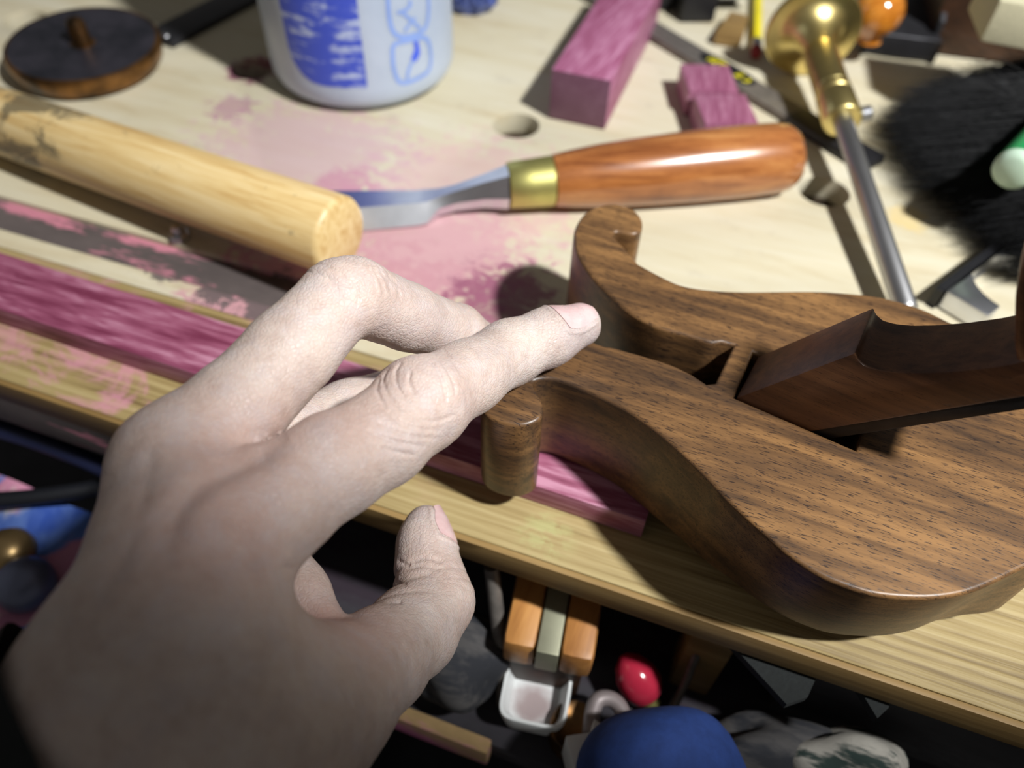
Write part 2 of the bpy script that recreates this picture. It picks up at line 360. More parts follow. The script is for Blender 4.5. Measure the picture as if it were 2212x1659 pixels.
# wedge: profile in the vertical plane through the near mortise edge
ed = nrm(mor[2] - mor[1]); wn = np.array([-ed[1], ed[0], 0]); wp0 = mor[1] + wn * 0.0003
Wp = lambda u, v: on_plane(u, v, wp0, wn)
prof_px = [(1590, 860), (1846, 763), (1852, 778), (1868, 792), (1895, 800), (1935, 805), (1990, 806), (2060, 803), (2140, 795), (2200, 784), (2300, 758)]
top = [Wp(*q) for q in prof_px]
low = [Wp(*q) for q in [(2300, 845), (2212, 858), (2000, 893), (1765, 931)]]
edge_low = low[-1]; 
down = nrm(low[-1] - low[0]); inside = [edge_low + down * 0.02, top[0] + np.array([0, 0, -0.010]) + ed * 0.004]
wthk = np.linalg.norm(mor[0] - mor[1]) - 0.0006
link_mesh('wedge', prism(top + low + inside, wn * wthk, 0.0007), M['walnut_wedge'], plane, 40)
M['blade'] = plain('plane_iron', lin(52, 50, 50), 0.4, 0.7, 0.25, 150)
bl = [edge_low + down * 0.024 - ed * 0.0, low[0], Wp(2300, 878), Wp(1835, 962) + down * 0.0]
b2 = [low[0], edge_low, edge_low + down * 0.026, edge_low + down * 0.026 + ed * 0.0045, edge_low + ed * 0.0050, low[0] + ed * 0.0050]
link_mesh('blade', prism([q + wn * 0.0006 for q in b2], wn * (wthk - 0.0012), 0.0003), M['blade'], plane, 40)
# turned-up finial of the wedge at its upper end
fin = [Wp(2196, 784), Wp(2190, 740), Wp(2192, 640), Wp(2204, 560), Wp(2240, 540), Wp(2290, 560), Wp(2320, 640), Wp(2320, 780)]
link_mesh('finial', prism([q - wn * 0.001 for q in fin], wn * (wthk + 0.002), 0.002, 3), M['walnut_wedge'], plane, 40)
#--PLANE--
# ------------------------------------------------------------------ hand (signed distance field -> one continuous surface)
mm = 0.001
def J(u, v, z, r): return np.append(P(u, v, z * mm), r * mm)
index_f = [J(480, 1170, 72, 11.6), J(600, 1085, 72.5, 10.9), J(720, 1005, 71, 10.2), J(823, 949, 69, 9.6), J(908, 873, 67, 10.2), J(1010, 815, 60, 8.7), J(1100, 762, 54, 8.1), J(1185, 728, 53, 7.4), J(1252, 703, 52.5, 6.0)]
middle_f = [J(385, 1005, 73, 11.2), J(510, 885, 75, 10.2), J(630, 760, 77, 9.6), J(735, 648, 79, 9.1), J(765, 640, 78, 9.0), J(880, 685, 65, 8.3), J(985, 722, 49, 8.2), J(1035, 752, 37, 7.4), J(1062, 772, 26, 6.5)]
ring_f = [J(400, 1010, 56, 10.5), J(520, 960, 50, 9.5), J(640, 935, 44, 8.6), J(760, 888, 38, 8.0), J(880, 840, 30, 7.4), J(960, 850, 21, 6.6)]
curl_f = [J(470, 1090, 42, 10), J(560, 1160, 38, 8.0), J(645, 1280, 37, 6.2), J(703, 1362, 38, 5.2)]
thumb_f = [J(500, 1650, 56, 17), J(620, 1560, 47, 15), J(725, 1492, 38, 12.8), J(815, 1430, 29, 10.9), J(890, 1365, 20, 10.2), J(938, 1298, 15, 9.4), J(925, 1225, 16, 7.6), J(920, 1165, 17, 6.6), J(922, 1132, 17.5, 4.9)]
ARM_C = np.array([-0.063, 0.027, 0.056]); ARM_A = nrm((-0.72, -0.68, -0.05)); ARM_S = nrm(np.cross(ARM_A, ZX))
if ARM_S[0] < 0: ARM_S = -ARM_S
def WR(k, t, r): return np.append(ARM_C + ARM_S * k * 0.011 + ARM_A * (t + 0.004), r * mm)
palm_c = [
    [J(480, 1170, 72, 11.6), J(430, 1390, 71, 12.5), J(330, 1640, 67, 15)],
    [J(385, 1005, 73, 11.2), J(352, 1190, 76, 10.5), J(275, 1350, 75, 10.5), J(215, 1490, 71, 11)],
    [J(400, 1010, 58, 10.5), J(360, 1240, 62, 12), J(255, 1500, 62, 12)],
    [J(440, 1060, 48, 10.5), J(420, 1260, 50, 13), J(310, 1520, 54, 14)],
    [J(430, 1340, 66, 10), J(560, 1455, 54, 9.0), J(700, 1525, 41, 9.5)],
    [J(380, 1500, 62, 17), J(560, 1590, 52, 17)],
    [J(220, 1500, 67, 12.0), WR(-1, 0.0, 15), WR(-1, .08, 17)],
    [J(330, 1640, 62, 15), WR(0, 0.0, 16), WR(0, .08, 18)],
    [J(470, 1660, 57, 15), WR(1, 0.0, 15), WR(1, .08, 17)],
]
def cone_d(p, a, b):
    pa = p - a[:3].astype('f'); ba = (b[:3] - a[:3]).astype('f'); h = np.clip((pa @ ba) / max(float(ba @ ba), 1e-12), 0, 1)
    q = pa - h[:, None] * ba[None]
    return np.sqrt((q * q).sum(1)) - (a[3] + (b[3] - a[3]) * h).astype('f')
def smin(a, b, k):
    h = np.clip(0.5 + 0.5 * (b - a) / k, 0, 1); return b + (a - b) * h - k * h * (1 - h)
def chain_d(p, ch, k):
    r = None
    for a, b in zip(ch[:-1], ch[1:]):
        c = cone_d(p, a, b); r = c if r is None else smin(r, c, k)
    return r
def hand_sdf(p):
    p = p.astype('f')
    palm = None
    for ch in palm_c:
        c = chain_d(p, ch, 0.004); palm = c if palm is None else smin(palm, c, 0.010)
    out = None
    for ch, k, kb in ((index_f, 0.0035, 0.007), (middle_f, 0.0018, 0.007), (ring_f, 0.004, 0.006), (curl_f, 0.004, 0.004), (thumb_f, 0.0045, 0.009)):
        c = smin(palm, chain_d(p, ch, k), kb); out = c if out is None else smin(out, c, 0.0014)
    return out
def surface_nets(sdf, lo, hi, h):
    n = np.ceil((hi - lo) / h).astype(int) + 1
    ax = [lo[i] + h * np.arange(n[i]) for i in range(3)]
    g = np.stack(np.meshgrid(*ax, indexing='ij'), -1).reshape(-1, 3)
    # coarse cull: only evaluate finely near the surface
    D = np.full(len(g), 1.0, 'f')
    cs = 4; cg = g.reshape(*n, 3)[::cs, ::cs, ::cs]; cd = sdf(cg.reshape(-1, 3)).reshape(cg.shape[:3])
    cdb = np.repeat(np.repeat(np.repeat(cd, cs, 0), cs, 1), cs, 2)[:n[0], :n[1], :n[2]].ravel()
    nearm = np.abs(cdb) < h * cs * 2.2 + 0.004
    D[:] = cdb; idx = np.nonzero(nearm)[0]
    for c in np.array_split(idx, max(1, len(idx) // 200000)): D[c] = sdf(g[c])
    D = D.reshape(n)
    ins = D < 0
    corners = [(i, j, k) for i in (0, 1) for j in (0, 1) for k in (0, 1)]
    cnt = sum(ins[i:n[0] - 1 + i, j:n[1] - 1 + j, k:n[2] - 1 + k].astype(np.int8) for i, j, k in corners)
    act = (cnt > 0) & (cnt < 8); vid = -np.ones(act.shape, int); ijk = np.argwhere(act); vid[act] = np.arange(len(ijk))
    acc = np.zeros((len(ijk), 3)); wsum = np.zeros(len(ijk))
    for a in corners:
        for ax_ in range(3):
            if a[ax_] == 0:
                b = list(a); b[ax_] = 1
                da = D[tuple((ijk + a).T)]; db = D[tuple((ijk + b).T)]; cr = (da < 0) != (db < 0)
                t = np.where(cr, da / np.where(cr, da - db, 1), 0); pos = np.array(a, float) + t[:, None] * (np.array(b) - np.array(a))
                acc += np.where(cr[:, None], pos, 0); wsum += cr
    V = lo + h * (ijk + acc / wsum[:, None])
    Fc = []
    for ax_ in range(3):
        o1, o2 = [(1, 2), (2, 0), (0, 1)][ax_]
        sl0 = [slice(None)] * 3; sl1 = [slice(None)] * 3; sl0[ax_] = slice(0, n[ax_] - 1); sl1[ax_] = slice(1, n[ax_])
        e = ins[tuple(sl0)] != ins[tuple(sl1)]; sgn = ins[tuple(sl0)]
        ee = np.argwhere(e); ee = ee[(ee[:, o1] > 0) & (ee[:, o2] > 0) & (ee[:, o1] < n[o1] - 1) & (ee[:, o2] < n[o2] - 1)]
        q = []
        for s1, s2 in ((1, 1), (0, 1), (0, 0), (1, 0)):
            c = ee.copy(); c[:, o1] -= s1; c[:, o2] -= s2; q.append(vid[tuple(c.T)])
        q = np.stack(q, 1); s = sgn[tuple(ee.T)]; q[~s] = q[~s][:, ::-1]; Fc.append(q)
    return V, np.concatenate(Fc)
def grad(p, e=0.0003):
    g = np.stack([hand_sdf(p + np.eye(3)[i] * e) - hand_sdf(p - np.eye(3)[i] * e) for i in range(3)], 1); return g / np.maximum(np.linalg.norm(g, axis=1, keepdims=True), 1e-9)
def subdivide(V, Fq):
    """one Catmull-Clark style split (topology + averaging) of a quad mesh"""
    me = bpy.data.meshes.new('t'); me.from_pydata(V.tolist(), [], Fq.tolist()); o = bpy.data.objects.new('t', me); COL.objects.link(o)
    md = o.modifiers.new('s', 'SUBSURF'); md.levels = 1; md.render_levels = 1
    dg = bpy.context.evaluated_depsgraph_get(); dg.update(); m2 = bpy.data.meshes.new_from_object(o.evaluated_get(dg))
    n = len(m2.vertices); co = np.empty(n * 3, 'f'); m2.vertices.foreach_get('co', co); f = np.empty(len(m2.polygons) * 4, 'i'); m2.loops.foreach_get('vertex_index', f)
    COL.objects.unlink(o); bpy.data.objects.remove(o); bpy.data.meshes.remove(me); bpy.data.meshes.remove(m2)
    return co.reshape(-1, 3).astype(float), f.reshape(-1, 4)
lo = np.array([-0.125, -0.05, 0.004]); hi = np.array([0.048, 0.192, 0.102])
HV, HF = surface_nets(hand_sdf, lo, hi, 0.0013)
HV = HV - grad(HV) * hand_sdf(HV)[:, None]
for _ in range(2): HV, HF = subdivide(HV, HF)
_m = bpy.data.meshes.new('t'); _m.from_pydata(HV.tolist(), [], HF.tolist()); _m.update()
HN = np.empty(len(HV) * 3, 'f'); _m.vertices.foreach_get('normal', HN); HN = HN.reshape(-1, 3).astype(float); bpy.data.meshes.remove(_m)
# local frames for knuckles and nails: centre, axis along the finger, dorsal direction
def local(c, tip, dorsal):
    a = nrm(tip - c); dd = np.asarray(dorsal, float); dd = nrm(dd - a * (dd @ a)); return c, a, dd, np.cross(a, dd)
tocam = lambda p: nrm(CAM - p)
disp = np.zeros(len(HV)); red = np.zeros(len(HV)); grey = np.zeros(len(HV))
def vnoise(p, s, seed):
    r = np.random.default_rng(seed); o = 0
    for i in range(5):
        k = r.normal(size=3); k = k / np.linalg.norm(k) * s * (0.7 + 0.6 * r.random()); o = o + np.sin(p @ k + r.random() * 6.28 + 1.5 * np.sin(p @ (r.normal(size=3) * s * 0.6)))
    return o / 5
def wrinkles(fr, R, offs, width, depth, curv, reach):
    global disp
    c, a, dd, sd = fr; rel = HV - c; sel = np.nonzero((rel * rel).sum(1) < R * R)[0]
    r = rel[sel]; x = r @ a; y = r @ sd; z = r @ dd
    wob = 0.0006 * vnoise(r, 700, 3); fac = np.clip(z / 0.004, 0, 1)
    for i, (o, dp) in enumerate(offs):
        line = o + curv * np.sign(-o) * (y * y) * 1.0 + wob * (1 + 0.4 * math.sin(i * 2.3)); g = np.exp(-((x - line) / width) ** 2)
        env = np.exp(-(y / reach) ** 2); disp[sel] -= depth * dp * g * env * fac
def blobred(p, r, amt, arr):
    q = ((HV - p) ** 2).sum(1); arr += amt * np.exp(-q / (r * r))
ip = index_f[4][:3]; mp = middle_f[3][:3]; tp = thumb_f[5][:3]; dp_ = index_f[6][:3]
f_ip = local(ip, index_f[5][:3], tocam(ip) + np.array([-0.1, 0.15, 0.1]))
f_mp = local(mp, middle_f[2][:3] * 0.4 + middle_f[5][:3] * 0.6, nrm(mp - 0.5 * (middle_f[2][:3] + middle_f[5][:3])) + 0.6 * tocam(mp))
f_mp = local(mp, mp + (middle_f[5][:3] - middle_f[2][:3]), nrm(mp - 0.5 * (middle_f[2][:3] + middle_f[5][:3])) + 0.3 * tocam(mp))
wrinkles(f_mp, 0.017, [(-0.006, .5), (-0.0035, .5), (0.002, .5), (0.0045, .8), (0.0062, .8), (0.008, .6), (0.0105, .4)], 0.00040, 0.00055, 20, 0.008)
f_tp = local(tp, thumb_f[6][:3], np.array([0.9, -0.2, 0.3]))
wrinkles(f_tp, 0.018, [(-0.004, .4), (-0.001, .5), (0.002, .6), (0.005, .5)], 0.0005, 0.0003, 10, 0.009)
f_tc = local(tp, thumb_f[6][:3], np.array([-0.9, 0.1, 0.1]))
wrinkles(f_tc, 0.022, [(-0.009, 1), (-0.003, 1.3), (0.004, 1), (0.008, .6)], 0.0010, 0.0008, 5, 0.012)
f_dp = local(dp_, index_f[7][:3], np.array([0, 0, 1.0]))
wrinkles(f_dp, 0.012, [(-0.002, .5), (0.0005, .6), (0.003, .5)], 0.0004, 0.00016, 12, 0.006)
for p, r, a in ((index_f[0][:3] + nrm(tocam(ip)) * 0.010, 0.013, 0.8), (ip, 0.012, 0.45), (mp, 0.012, 0.25), (middle_f[0][:3], 0.015, 0.35), (P(560, 1000, 80 * mm), 0.014, 0.5), (P(750, 940, 75 * mm), 0.010, 0.4), (tp, 0.014, 0.35), (P(700, 1390, 45 * mm), 0.014, 0.9), (P(330, 940, 70 * mm), 0.012, 0.4)): blobred(p, r, a, red)
for p, r, a in ((index_f[7][:3] + np.array([0.003, 0.0, -0.003]), 0.009, 0.8), (index_f[8][:3], 0.008, 0.7), (middle_f[5][:3], 0.015, 0.5), (thumb_f[8][:3], 0.012, 0.4)): blobred(p, r, a, grey)
# relief traced over the back of the hand: knuckle mounds, valleys between tendons, skin creases
_rel = HV - CAM; _pc = _rel @ RM; VPX = np.stack([CX + F * _pc[:, 0] / _pc[:, 2], CY + F * _pc[:, 1] / _pc[:, 2]], 1)
FACE = np.clip(-(HN * (_rel / np.linalg.norm(_rel, axis=1, keepdims=True))).sum(1) * 2.5, 0, 1)
def crease(px, width, depth, zmin=0.0, taper=True):
    pts = np.array(smooth_pts([np.array(q, float) for q in px], 8)); lo2 = pts.min(0) - width * 4; hi2 = pts.max(0) + width * 4
    sel = np.nonzero((VPX > lo2).all(1) & (VPX < hi2).all(1) & (FACE > 0) & (HV[:, 2] > zmin))[0]
    if len(sel) == 0: return
    q = VPX[sel]; best = np.full(len(sel), 1e9); tt = np.zeros(len(sel)); n = len(pts) - 1
    for i in range(n):
        a_, b_ = pts[i], pts[i + 1]; ab = b_ - a_; h = np.clip(((q - a_) @ ab) / (ab @ ab), 0, 1); dd = ((q - a_ - h[:, None] * ab) ** 2).sum(1); m_ = dd < best; best[m_] = dd[m_]; tt[m_] = (i + h[m_]) / n
    env = np.clip(np.minimum(tt, 1 - tt) * 5, 0, 1) if taper else 1.0
    disp[sel] -= depth * np.exp(-best / width ** 2) * env * FACE[sel]
for c_ in ([(842, 791), (828, 820), (842, 858), (877, 892)], [(870, 781), (856, 802), (860, 837), (890, 878)], [(934, 760), (958, 788), (980, 827), (984, 860)], [(913, 767), (944, 799), (958, 837), (965, 875)], [(888, 802), (884, 830), (898, 857)], [(955, 752), (978, 778), (1000, 815)], [(822, 812), (815, 845), (835, 885)]): crease(c_, 3.6, 0.00042)
for c_ in ([(824, 876), (877, 920), (950, 930)], [(807, 905), (870, 938), (955, 948)], [(790, 930), (860, 955), (930, 965)], [(800, 960), (850, 975), (905, 985)], [(890, 905), (940, 910), (985, 895)]): crease(c_, 4.5, 0.00028)
for c_ in ([(800, 575), (822, 600), (834, 640)], [(815, 580), (838, 605), (848, 645)], [(835, 590), (858, 615), (866, 650)], [(700, 590), (730, 612), (765, 620)], [(760, 600), (775, 630), (770, 665)]): crease(c_, 3.6, 0.00028)
crease([(625, 945), (570, 975), (500, 1010), (420, 1060), (372, 1130), (350, 1230)], 30, 0.0016, 0.05)
crease([(330, 960), (318, 1040), (300, 1110)], 20, 0.0004, 0.05)
crease([(640, 1232), (610, 1224)], 7, 0.0003, 0.05); crease([(300, 1130), (240, 1250), (190, 1340)], 18, 0.0004, 0.05)
for c_ in ([(880, 1215), (920, 1205), (960, 1215)], [(875, 1228), (915, 1222), (955, 1230)], [(858, 1210), (885, 1222)], [(845, 1255), (880, 1262)], [(835, 1300), (870, 1300)]): crease(c_, 4.5, 0.0004)
for p_, r_, h_ in ((P(445, 1118, 0.080), 0.0085, 0.0020), (P(365, 975, 0.082), 0.0085, 0.0012), (P(905, 838, 0.076), 0.007, 0.0006), (P(985, 1300, 0.020), 0.006, 0.0006)): disp += h_ * np.exp(-((HV - p_) ** 2).sum(1) / r_ ** 2) * FACE
# low relief of tendons and soft unevenness
disp += 0.00022 * vnoise(HV, 330, 11) + 0.00006 * vnoise(HV, 1300, 5)
# nails
def nail(ch, i0, tipi, dorsal, s0, s1, halfw, flare=1.0):
    c0 = ch[i0][:3]; tip = ch[tipi][:3]; a = nrm(tip - c0); dd = nrm(dorsal - a * (dorsal @ a)); sd = np.cross(a, dd)
    n1, n2 = 14, 13; vs = []
    for i in range(n1):
        t = i / (n1 - 1); s = s0 + (s1 - s0) * t
        for j in range(n2):
            ww = (j / (n2 - 1) * 2 - 1); hw = halfw * (0.86 + 0.14 * math.sin(math.pi * min(1, t * 1.2)))
            base = tip + a * (s - (1 - t) * 0.0 + (0.0010 * (1 - ww * ww) if t > 0.5 else 0) * (t - 0.5) * 2 - (0.0014 * (1 - ww * ww) * max(0, 0.4 - t) * 2.0))
            phi = ww * hw; dirv = dd * math.cos(phi) + sd * math.sin(phi); vs.append((base, dirv))
    pts = np.array([b for b, _ in vs]); dv = np.array([q for _, q in vs]); r = np.full(len(pts), 0.004)
    for _ in range(14): r = np.clip(r - hand_sdf(pts + dv * r[:, None]) * 0.9, 0.0005, 0.012)
    R = r.reshape(n1, n2); R[-4:] = np.maximum(R[-4:], R[n1 - 5][None] - 0.0004 * np.arange(1, 5)[:, None])
    topv = pts + dv * (R.ravel()[:, None] + 0.00012); bot = pts + dv * (R.ravel()[:, None] - 0.0008)
    V = np.concatenate([topv, bot]); Fq = []; o = n1 * n2
    for i in range(n1 - 1):
        for j in range(n2 - 1):
            k = i * n2 + j; Fq.append((k, k + 1, k + n2 + 1, k + n2)); Fq.append((o + k, o + k + n2, o + k + n2 + 1, o + k + 1))
    per = [j for j in range(n2)] + [i * n2 + n2 - 1 for i in range(1, n1)] + [(n1 - 1) * n2 + j for j in range(n2 - 2, -1, -1)] + [i * n2 for i in range(n1 - 2, 0, -1)]
    for x, y in zip(per, per[1:] + per[:1]): Fq.append((x, o + x, o + y, y))
    # soft fold around the nail
    global disp
    from mathutils import kdtree
    kd = kdtree.KDTree(o)
    for q in range(o): kd.insert(topv[q], q)
    kd.balance(); ctr = topv.mean(0); sel = np.nonzero(((HV - ctr) ** 2).sum(1) < 0.011 ** 2)[0]
    for vi in sel:
        _, _, dist = kd.find(HV[vi]); rel = HV[vi] - tip; s = rel @ a
        if dist < 0.0006: disp[vi] -= 0.00005
        elif s < s1 - 0.0005: disp[vi] += 0.00035 * math.exp(-((dist - 0.0011) / 0.0006) ** 2)
    return V, Fq
nails = [nail(index_f, 7, 8, np.array([-0.10, 0.12, 1.0]), -0.0070, 0.0032, 0.95), nail(thumb_f, 6, 8, np.array([0.97, -0.10, 0.32]), -0.0056, 0.0034, 0.85)]
HV2 = HV + HN * disp[:, None]
me = bpy.data.meshes.new('hand'); me.from_pydata(HV2.tolist(), [], HF.tolist())
for nm, arr in (('red', red), ('grey', grey)):
    at_ = me.attributes.new(nm, 'FLOAT', 'POINT'); at_.data.foreach_set('value', np.clip(arr, 0, 1).astype('f'))
def skin():
    q = N('skin'); v = q.mapping()
    def att(nm):
        a = q.n('ShaderNodeAttribute'); a.attribute_name = nm; return a.outputs['Fac']
    big = q.noise(v, 90, 4, 0.6); mott = q.noise(v, 420, 4, 0.7)
    c = q.ramp(q.math('ADD', q.math('MULTIPLY', big, 0.6), q.math('MULTIPLY', mott, 0.4)), [(0.32, lin(182, 162, 152)), (0.5, lin(199, 181, 171)), (0.68, lin(210, 196, 186))])
    c = q.mix(q.math('MULTIPLY', att('red'), 0.65), c, lin(206, 156, 144))
    dust = q.rng(q.noise(v, 160, 5, 0.7), 0.42, 0.66)
    c = q.mix(q.math('MULTIPLY', dust, 0.25), c, lin(196, 190, 196))
    c = q.mix(q.math('MULTIPLY', att('grey'), 0.55), c, lin(150, 138, 146))
    vo = q.n('ShaderNodeTexVoronoi'); vo.feature = 'DISTANCE_TO_EDGE'; vo.inputs['Scale'].default_value = 900
    wv = q.n('ShaderNodeMapping'); wv.inputs['Scale'].default_value = (1.0, 1.0, 1.0); q.l(v, wv.inputs[0]); q.l(wv.outputs[0], vo.inputs['Vector'])
    cell = q.rng(vo.outputs['Distance'], 0.0, 0.18)
    h = q.math('ADD', q.math('MULTIPLY', cell, 0.6), q.math('MULTIPLY', mott, 0.8))
    q.set(Base_Color=c, Roughness=q.rng(mott, 0.3, 0.7, 0.42, 0.58), Subsurface_Weight=0.18, Subsurface_Radius=(1.0, 0.35, 0.2), Subsurface_Scale=0.0022, Specular_IOR_Level=0.45)
    q.bump(h, 0.36, 0.00035); return q.m
M['skin'] = skin()
hand = link_mesh('person', me, M['skin'], None, 0, loc=P(480, 1170, 0.06))
me.polygons.foreach_set('use_smooth', np.ones(len(me.polygons), bool))
set_props(hand, 'bare left hand with index finger stretched across the walnut plane horns', 'person')
def nailmat():
    q = N('fingernail'); v = q.mapping(); q.set(Base_Color=q.ramp(q.noise(v, 300, 3), [(0.3, lin(206, 172, 172)), (0.7, lin(218, 190, 188))]), Roughness=0.3, Subsurface_Weight=0.2, Subsurface_Radius=(1, .4, .3), Subsurface_Scale=0.001); return q.m
M['nail'] = nailmat()
for (V, Fq), lb in zip(nails, ('pink fingernail of the index finger', 'pink fingernail of the thumb')):
    link_mesh('fingernail', mesh_from(V, Fq), M['nail'], hand, 50, label=lb)
#--HAND--
# ------------------------------------------------------------------ sleeve of the arm
M['sleeve'] = plain('sleeve_cloth', lin(20, 24, 24), 0.9, 0, 0.3, 700, 0.5)
sc0 = ARM_C + np.array([0, 0.002, 0.001]); sc1 = sc0 + ARM_A * 0.10; sa = ARM_A
a_, s_d, t_d = frame(sa); vs = []; fs = []; n1, n2 = 22, 48
for i in range(n1):
    t = i / (n1 - 1)
    for k in range(n2):
        th = 2 * math.pi * k / n2; r = 0.0345 + 0.004 * t + 0.0012 * math.sin(3 * th + 9 * t) + 0.0010 * math.sin(7 * th - 15 * t) + (0.0006 if t < 0.12 else 0)
        vs.append(sc0 + sa * (t * np.linalg.norm(sc1 - sc0)) + (s_d * 1.0 * math.cos(th) + t_d * 0.82 * math.sin(th)) * r)
for i in range(n1 - 1):
    for k in range(n2): fs.append((i * n2 + k, i * n2 + (k + 1) % n2, (i + 1) * n2 + (k + 1) % n2, (i + 1) * n2 + k))
o_ = len(vs)
for k in range(n2): vs.append(sc0 + (vs[k] - sc0) * 0.90 + sa * 0.012)
for k in range(n2): fs.append((k, o_ + k, o_ + (k + 1) % n2, (k + 1) % n2))
link_mesh('sleeve', mesh_from(vs, fs), M['sleeve'], hand, 60, label='dark cloth sleeve cuff at the wrist')

# ------------------------------------------------------------------ purpleheart pieces
q0 = P(0, 668, .009); q1 = P(455, 806, .009); qe = P(1395, 1128, .009)
sdir = nrm(np.array([qe[0] - q0[0], qe[1] - q0[1], 0])); sn = np.array([-sdir[1], sdir[0], 0])
wst = abs((P(0, 545, .009) - q0) @ sn)
c = qe - sdir * 0.20 + sn * (wst / 2) - ZX * 0.0045
syaw = math.atan2(sdir[1], sdir[0])
o = link_mesh('purple_strip', box(c, sdir, sn, ZX, (0.40, wst, 0.009), 0.0005), M['purple'], None, 30)
set_props(o, 'long flat purple wooden strip lying under the hand along the bench edge', 'wood strip')
def wood_block(name, label, pn1, pn2, pf, h, mat, length=None, group=None, z0=0.0005):
    a = P(*pn1, z0 + h); b = P(*pn2, z0 + h); f = P(*pf, z0 + h)
    ax = nrm(b - a); ay = np.array([-ax[1], ax[0], 0]); L = length or abs((f - a) @ ay); Wd = np.linalg.norm(b - a)
    c = (a + b) / 2 + ay * L / 2 - ZX * (h / 2)
    o = link_mesh(name, box(c, ax, ay, ZX, (Wd, L, h), 0.0004), mat, None, 30); set_props(o, label, 'wood block', group); return o, c
wood_block('purple_block', 'large purple hardwood block standing lengthwise beside the white bottle', (1192, 150), (1320, 175), (1270, -60), 0.0245, M['purple_b'], 0.115)
wood_block('purple_offcut', 'small purple offcut lying further back against the flat steel file', (1489, 197), (1597, 199), (1483, 138), 0.013, M['purple_c'])
wood_block('purple_offcut', 'small purple offcut nearest the chisel handle, in front of its twin', (1524, 268), (1640, 268), (1518, 203), 0.013, M['purple_c'])

# ------------------------------------------------------------------ dowel (mallet handle)
def dowelmat():
    q = N('ash_dowel'); p0 = P(738, 512, .022); p1 = P(0, 262, .0145); yaw = math.atan2(*(p0 - p1)[[1, 0]])
    f = q.noise(q.mapping(yaw, (16, 260, 260)), 1.0, 6, 0.6, 0.5); c = q.ramp(f, [(0.3, lin(190, 152, 92)), (0.5, lin(214, 186, 130)), (0.7, lin(226, 204, 156))])
    geo = q.n('ShaderNodeNewGeometry')
    dn = q.n('ShaderNodeVectorMath', operation='DISTANCE'); q.l(geo.outputs['Position'], dn.inputs[0]); dn.inputs[1].default_value = tuple(P(20, 230, .028))
    fall = q.rng(dn.outputs['Value'], 0.02, 0.06, 1, 0); ns = q.noise(q.mapping(yaw, (55, 75, 75)), 1.0, 6, 0.75, 0.6)
    mk = q.rng(q.math('ADD', ns, q.math('MULTIPLY', fall, 0.16)), 0.60, 0.70)
    c = q.mix(q.math('MULTIPLY', mk, 0.8), c, lin(92, 84, 66))
    q.set(Base_Color=c, Roughness=0.42); q.bump(f, 0.15, 0.0004); return q.m
pe = P(738, 512, .0235); pl = P(0, 262, .0148); dv = nrm(pl - pe); L = np.linalg.norm(pl - pe) + 0.12
t_ = thing('mallet', 'thick pale round wooden mallet handle pointing at the chisel blade', 'mallet', (pe[0], pe[1], 0.005))
R0 = 0.0146
link_mesh('handle', lathe(pe, dv, [(0, 0), (0, R0 * 0.86), (0.0006, R0 * 0.93), (0.0022, R0), (L * 0.5, R0 * 0.985), (L, R0 * 0.95), (L, 0)], 56), dowelmat(), t_, 40)
hd = pe + dv * (L + 0.03)
link_mesh('head', lathe(hd + np.cross(dv, ZX) * 0.05 + ZX * 0.0, -np.cross(dv, ZX), [(0, 0), (0, 0.017), (0.002, 0.0185), (0.098, 0.0185), (0.1, 0.017), (0.1, 0)], 40), M['edge'], t_, 40)

# ------------------------------------------------------------------ chisel
c0 = P(1193, 391, .0125); c1 = P(1722, 338, .0145); cv = nrm(c1 - c0); L = np.linalg.norm(c1 - c0)
ch = thing('chisel', 'chisel with polished orange wooden handle, brass ferrule and bright steel blade', 'chisel', ((c0 + c1) / 2) * np.array([1, 1, 0]))
hp = [(0, 0), (0, .0098), (.0004, .0106), (L * .08, .0118), (L * .2, .0131), (L * .38, .0143), (L * .58, .0151), (L * .76, .0153), (L * .90, .0149), (L * .95, .0140), (L * .98, .0118), (L * .995, .0085), (L, .0050), (L, 0)]
hp = [(h, r) for h, r in hp]
link_mesh('handle', lathe(c0, cv, hp, 56), M['handle'], ch, 50, label='glossy orange brown wooden handle')
fl_ = np.linalg.norm(P(1097, 401, .012) - c0)
link_mesh('ferrule', lathe(c0 - cv * fl_, cv, [(0, 0), (0, .0088), (.0006, .0093), (fl_ * .5, .0098), (fl_ - .0005, .0103), (fl_, .0098), (fl_, 0)], 48), M['brass_dull'], ch, 40)
# blade: roof-shaped section, waisted at the neck
b0 = c0 - cv * fl_; bt = P(700, 455, .003); bv = nrm(bt - b0); bs = nrm(np.cross(ZX, bv)); bs = bs if bs[1] < 0 else -bs   # bs points to the camera
bu = np.cross(bv, bs); bu = bu if bu[2] > 0 else -bu
sections = [(0, .005, .004, .0086, .0115, .0042, .0195), (.010, .004, .0045, .0066, .0105, .0030, .0160), (.022, .0035, .003, .0050, .0078, .0024, .0118), (.029, .0045, .0015, .0058, .0060, .0030, .0098), (.034, .0092, .0010, .0096, .0022, .0044, .0086), (.038, .0100, .0008, .0103, .0018, .0045, .0082), (.080, .0132, .0004, .0135, .0014, .0070, .0080), (.092, .0135, .0004, .0138, .0008, .0130, .0012)]
vs = []; fs = []
bv = nrm(np.array([bv[0], bv[1], 0])); bs = nrm(np.cross(ZX, bv)); bs = bs if bs[1] < 0 else -bs
for (h, hb, zb0, hw, zm, tw, zt0) in sections:
    base = np.array([b0[0], b0[1], 0]) + bv * h
    for (x, z) in ((-hb, zb0), (hb, zb0), (hw, zm), (tw, zt0), (-tw, zt0), (-hw, zm)): vs.append(base + bs * x + ZX * z)
ns_ = 6
